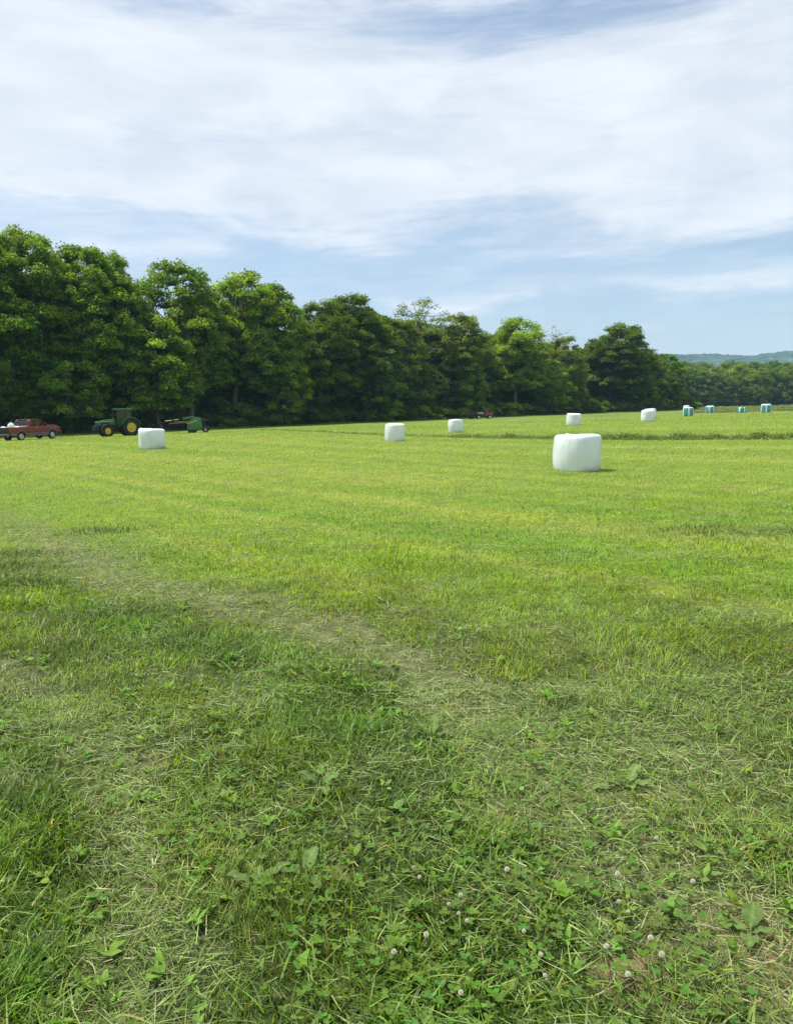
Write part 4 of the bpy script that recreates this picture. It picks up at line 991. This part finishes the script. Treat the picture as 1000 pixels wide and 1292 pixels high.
# white clover flowers, one thing each
def clover(seed):
    rb = random.Random(seed); o = empty('clover_flower', (0, 0, 0)); h = .075
    bend = [(0, 0, 0), (.003, .002, h * .4), (.008 + rb.uniform(-.004, .006), .004, h)]
    MB().tube(bend, [.0011, .001, .0008], 5).build('stem', M['stem'], o)
    b = MB(); top = Vector(bend[-1])
    for k in range(46):
        ph = math.acos(1 - 1.75 * (k + .5) / 46); t_ = k * 2.39996; dr = Vector((math.sin(ph) * math.cos(t_), math.sin(ph) * math.sin(t_), math.cos(ph)))
        b.tube([top + dr * .002, top + dr * .0065 + Vector((0, 0, .0008)), top + dr * (.0095 + .001 * rb.random()) + Vector((0, 0, .0022))], [.0009, .0016, .0004], 5)
    b.build('flower_head', M['petal'], o); return o
M['stem'] = simple('green_stem', (.10, .19, .04), .5)
cp = [clover(q) for q in range(2)]
FL = [(564, 1150), (580, 1145), (577, 1164), (587, 1175), (527, 1106), (531, 1150 - 30), (780, 1130), (775, 1155), (789, 1169), (825, 1155 - 70), (813, 1204), (831, 1225), (683, 1243), (680, 1222), (574, 1262), (790, 1250), (635, 1113), (868, 1200 - 60), (655, 1180), (760, 1215), (497, 1218), (540, 1190)]
for i, (px, py) in enumerate(FL):
    x, y = ground_at_s(px, py); y -= .02; c = cp[i] if i < 2 else copy_tree(cp[i % 2])
    c.location = (x, y, float(tz(x, y))); c.rotation_euler = (random.uniform(-.15, .15), random.uniform(-.15, .15), random.uniform(0, 6.28)); c.scale = [random.uniform(.6, .95)] * 3
    tag(c, 'small white clover flower head on a thin stem in the foreground grass', 'flower', 'white clover flowers in the foreground grass')
# larger dock plants and loose leaves that stand out
def dock(px, py, leaves, label):
    x, y = ground_at_s(px, py); o = empty('dock_plant', (x, y, float(tz(x, y)) + .012)); rg = np.random.default_rng(px)
    nu, nv_ = 12, 7
    for a_, L, w, tl_ in leaves:
        u = np.linspace(0, 1, nu)[:, None]; v = np.linspace(-1, 1, nv_)[None, :]
        half = w * .5 * np.interp(u, (0, .08, .22, .4, .6, .8, .93, 1), (.06, .12, .72, 1.0, .98, .72, .35, .02))
        a0 = tl_ + .75 * u ** 1.3 * rg.uniform(.4, 1.2)                              # bends over towards the tip
        ds = L / (nu - 1); fx = np.cumsum(np.sin(a0), 0) * ds; fz = np.cumsum(np.cos(a0), 0) * ds
        wv = .12 * w * np.sin(u * 15 + rg.uniform(0, 6)) * np.abs(v) ** 2 + .22 * half * np.abs(v) ** .8       # wavy margin, folded midrib
        X0 = v * half; Y0 = fx - wv * np.cos(a0); Z0 = fz + wv * np.sin(a0)
        ca, sa = math.cos(a_), math.sin(a_)
        Vv = np.stack([X0 * ca + Y0 * sa, -X0 * sa + Y0 * ca, Z0 + 0 * v], -1).reshape(-1, 3)
        I = (np.arange(nu - 1)[:, None] * nv_ + np.arange(nv_ - 1)).ravel(); q = np.stack([I, I + 1, I + 1 + nv_, I + nv_], 1)
        cc = np.tile(np.array([.15, .24, .075]) * rg.uniform(.8, 1.25), (nu, nv_, 1)) ; cc[:, nv_ // 2] *= 1.35; cc = cc.reshape(-1, 3)
        link_mesh('leaf', np_mesh('leaf', Vv, q, cc), M['weed'], o)
    tag(o, label, 'plant')
dock(945, 1190, [(.5, .11, .060, 1.0), (3.6, .09, .05, 1.2), (5.3, .08, .04, 1.1), (2.0, .07, .03, .9)], 'broad leaved dock plant beside the bare soil at the lower right')
dock(384, 1112, [(.3, .11, .050, .8), (5.1, .10, .055, 1.1), (2.6, .12, .05, 1.2), (3.9, .08, .05, 1.3)], 'broad leaved dock plant left of centre near the bottom, below the straw covered rut')
dock(322, 1118, [(1.1, .13, .040, 1.0), (4.9, .11, .045, 1.1), (.1, .07, .04, .9)], 'bright green leaning dock leaves at the foot of the straw covered rut')
dock(792, 1006, [(.6, .12, .050, .9), (1.9, .10, .05, 1.1), (4.6, .16, .035, 1.3), (3.2, .07, .04, 1.1)], 'pale broad leaved plant on the dry grass at the right')
dock(545, 938, [(.2, .12, .05, .7), (1.6, .10, .045, 1.0), (5.5, .11, .05, .9), (3.3, .08, .04, 1.1)], 'upright broad leaved plant in the dark green strip near the centre')
dock(405, 1000, [(.8, .10, .05, 1.0), (2.8, .10, .045, 1.1), (5.0, .11, .05, .9)], 'broad leaved plant in the dark green strip left of the centre')
dock(300, 1005, [(.9, .09, .045, 1.2), (4.0, .08, .04, 1.2)], 'single light leaved dock lying beside the straw covered rut')
dock(238, 686, [(1.7, .24, .075, 1.1), (4.6, .14, .05, 1.3)], 'lone pale upturned dock leaf in the mown grass at the left')

# ------------------------------------------------------------------ haze
m, g_ = mat('haze'); v = g_.node('ShaderNodeVolumePrincipled'); v.inputs['Color'].default_value = (.42, .66, 1.0, 1); v.inputs['Density'].default_value = .00013; v.inputs['Anisotropy'].default_value = .0
o_ = g_.node('ShaderNodeOutputMaterial'); m.node_tree.links.new(v.outputs[0], o_.inputs['Volume'])
HAZE = True
if HAZE:
    b = MB().box((0, 0, 0), (1, 1, 1)); h = b.build('haze', m, smooth=False); h.scale = (9000, 9000, 300); h.location = (0, 0, 130); tag(h, kind='stuff')
    h.scale = (9000, 9000, 312); h.location = (0, 0, 156 - 11)
